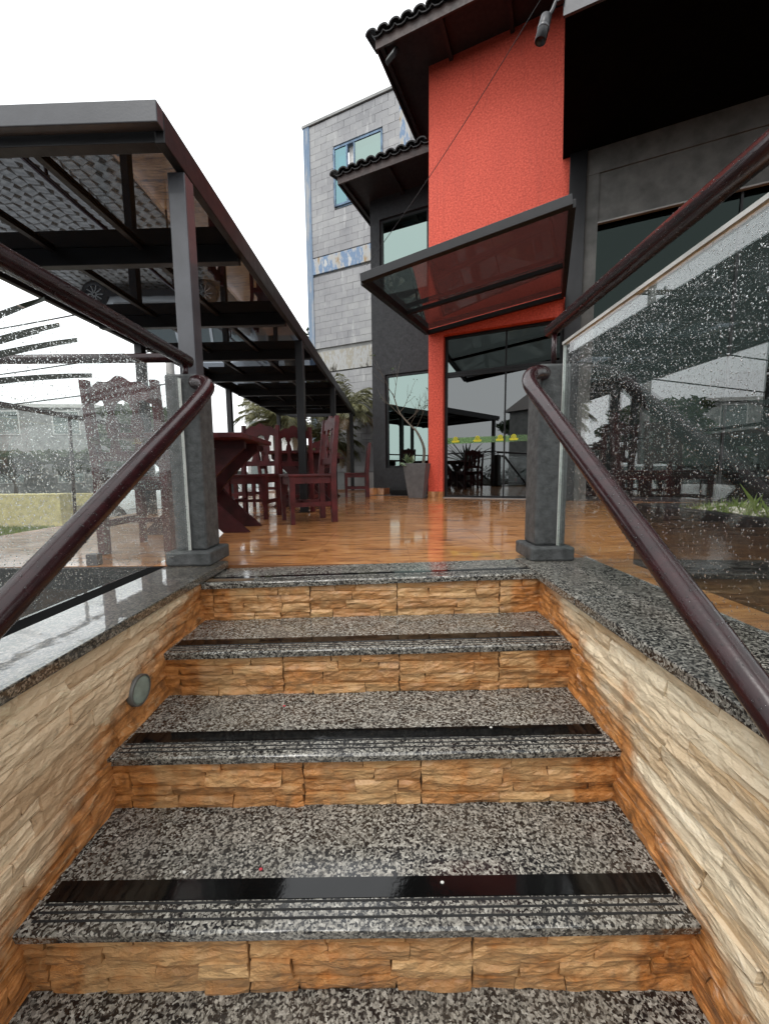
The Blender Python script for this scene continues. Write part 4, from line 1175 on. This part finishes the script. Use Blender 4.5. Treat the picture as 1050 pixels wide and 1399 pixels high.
# far left: kerbs, grass strip, trees, houses
kb = MB().box(-30, -9.6, 17.0, 17.35, STREET, STREET + .55).build('yellow_barrier', 'yellow_kerb', bevel=.02); tag(kb, 'yellow painted low barrier across the street at the far left', 'barrier')
kb = MB().box(-12.5, -8.45, 10.0, 10.4, STREET - .002, STREET + .88).build('yellow_wall', 'yellow_kerb', bevel=.02); tag(kb, 'yellow painted low wall seen through the left glass', 'wall')
vs = MB()
rnd = random.Random(5)
for _ in range(5000):
    x = rnd.uniform(-11, -8.3); y_ = rnd.uniform(8.5, 9.7); a = rnd.uniform(0, 6.28); l = rnd.uniform(.06, .14)
    vs.add([(x - .012 * math.cos(a), y_ - .012 * math.sin(a), STREET + .012), (x + .012 * math.cos(a), y_ + .012 * math.sin(a), STREET), (x + rnd.uniform(-.05, .05), y_ + rnd.uniform(-.05, .05), STREET + l)], [(0, 1, 2)])
o = vs.build('lawn', 'grass'); tag(o, 'strip of green grass beyond the parking lot', 'grass', kind='stuff')
def house(label, x, y_, w_, d_, h, rz, wall, roof='roof_red'):
    t = thing('house', label, 'house', (x, y_, STREET), rz, 'houses across the street')
    MB().box(0, w_, 0, d_, 0, h).build('wall', wall, t)
    MB().add([(-.3, -.3, h + .001), (w_ + .3, -.3, h + .001), (w_ + .3, d_ + .3, h + .001), (-.3, d_ + .3, h + .001), (-.3, d_ / 2, h + d_ * .28), (w_ + .3, d_ / 2, h + d_ * .28)],
             [(0, 1, 5, 4), (3, 4, 5, 2), (0, 4, 3), (1, 2, 5), (3, 2, 1, 0)]).build('roof', roof, t)
    nw = max(2, int(w_ / 2.2))
    for fl_ in range(max(1, int(h / 2.8))):
        for i in range(nw):
            xx = w_ * (i + .5) / nw - .5; zz = 1.0 + fl_ * 2.8
            f = MB().box(xx - .05, xx + 1.05, -.03, -.001, zz - .05, zz + 1.15).build('window', 'plaster_grey', t)
            MB().box(xx, xx + 1.0, -.045, -.031, zz, zz + 1.1).build('pane', 'car_glass', f)
    return t
def flat(label, x, y_, w_, d_, h, rz):
    t = thing('house', label, 'house', (x, y_, STREET), rz, 'houses across the street')
    MB().box(0, w_, 0, d_, 0, h).build('wall', 'plaster_grey', t)
    MB().box(-.1, w_ + .1, -.1, d_ + .1, h + .001, h + .18).build('parapet', 'plaster_white', t)
    for fl_ in range(2):
        for i in range(3):
            xx = w_ * (i + .5) / 3 - .6; zz = 1.0 + fl_ * 2.5
            f = MB().box(xx - .06, xx + 1.26, -.03, -.001, zz - .06, zz + 1.16).build('window', 'plaster_white', t)
            MB().box(xx, xx + 1.2, -.045, -.031, zz, zz + 1.1).build('pane', 'car_glass', f)
    return t
house('white house far left behind the parking lot', -38, 30, 9, 7, 3.6, R(-8), 'plaster_white')
flat('pale grey flat roofed block far left across the street', -23.5, 19.5, 8.6, 6, 4.8, R(6))
house('pale flat beyond the pergola, left of the palms', -9.5, 27, 3.2, 4, 7.5, R(0), 'plaster_white')
for i, (x, y_, h, sp_, m_) in enumerate([(-17.5, 18.2, 2.5, 2.0, 'leaf'), (-22, 18.0, 2.7, 2.2, 'leaf'), (-13.6, 18.6, 2.5, 2.0, 'leaf'), (-27, 18, 2.8, 2.4, 'leaf'), (-10.2, 16.6, 4.3, 2.2, 'leaf'), (-15.5, 23, 3.1, 2.4, 'leaf')]):
    tree(['rounded street tree behind the yellow barrier, middle of the far left row', 'broad street tree left of the rounded one in the far row', 'low street tree at the right end of the yellow barrier', 'tall street tree at the far left end of the row', 'spreading tree beyond the parked cars near the utility pole', 'dark tree in the second row behind the yellow barrier'][i], x, y_, STREET, h, sp_, m_, 40 + i, n=2600, leaf=.2, group='street trees at the far left')

# ------------------------------------------------------------------ street behind the camera, seen mirrored in the shop windows
def pole(label, x, y_, h):
    t = thing('utility_pole', label, 'pole', (x, y_, STREET))
    MB().tube([(0, 0, 0), (0, 0, h)], [.16, .11], 12).build('shaft', 'sidewalk', t, True)
    MB().box(-1.0, 1.0, -.05, .05, h - .7, h - .58).build('cross_arm', 'bark', t)
    for q in (-.9, -.4, .4, .9): MB().lathe([(.03, 0), (.05, .04), (.03, .12)], 8, (q, 0, h - .58)).build('insulator', 'plaster_grey', t, True)
    return t
pole('concrete utility pole with cross arm beyond the parking lot', -6.9, 12.9, 7.6)
for i, (z, y_) in enumerate([(6.95, 12.9), (5.4, 12.95), (4.3, 12.95)]):
    cbl = MB().tube([(-34 + 27 * k / 24, y_ + 6 * (1 - k / 24), STREET + z - .5 * math.sin(math.pi * k / 24)) for k in range(25)], .025, 5).build('power_line', 'cable')
    tag(cbl, ['topmost power line strung past the utility pole', 'middle power line strung past the utility pole', 'lowest power line strung past the utility pole'][i], 'cable')
for i, (x, y_, h, sp_) in enumerate([(4.2, -21, 7.6, 4.0), (10.5, -22, 6.5, 3.6), (-12, -22, 7.0, 3.5)]):
    tree(['tallest spreading tree behind the viewer across the street', 'lower spreading tree behind the viewer, right of the tallest', 'tree behind the viewer beside the grey house'][i], x, y_, STREET, h, sp_, 'leaf', 60 + i, umbrella=True, n=4500, leaf=.22, group='trees across the street')
house('grey house with a dark pitched roof, mirrored in the entrance door', -8.5, -17.5, 6.0, 6, 5.2, 0, 'plaster_grey', 'fascia_wood')
car('black hatchback across the street behind the viewer', 1.6, -9.2, R(180), 'car_dark')
car('second dark hatchback across the street behind the viewer', -4.4, -9.4, R(180), 'car_dark')
hd_ = MB()
rnd = random.Random(77)
hg = thing('hedge', 'dark hedge across the street behind the viewer', 'hedge', (0, -14.5, STREET))
leafcloud([(-20 + 2.0 * i, 0, .9, 1.4, .6, .9) for i in range(21)], 7000, .14, 'leaf_dark', 'foliage', hg, 78)
MB().box(-20, 22, -.2, .2, 0, .7).build('stem_mass', 'bark', hg)
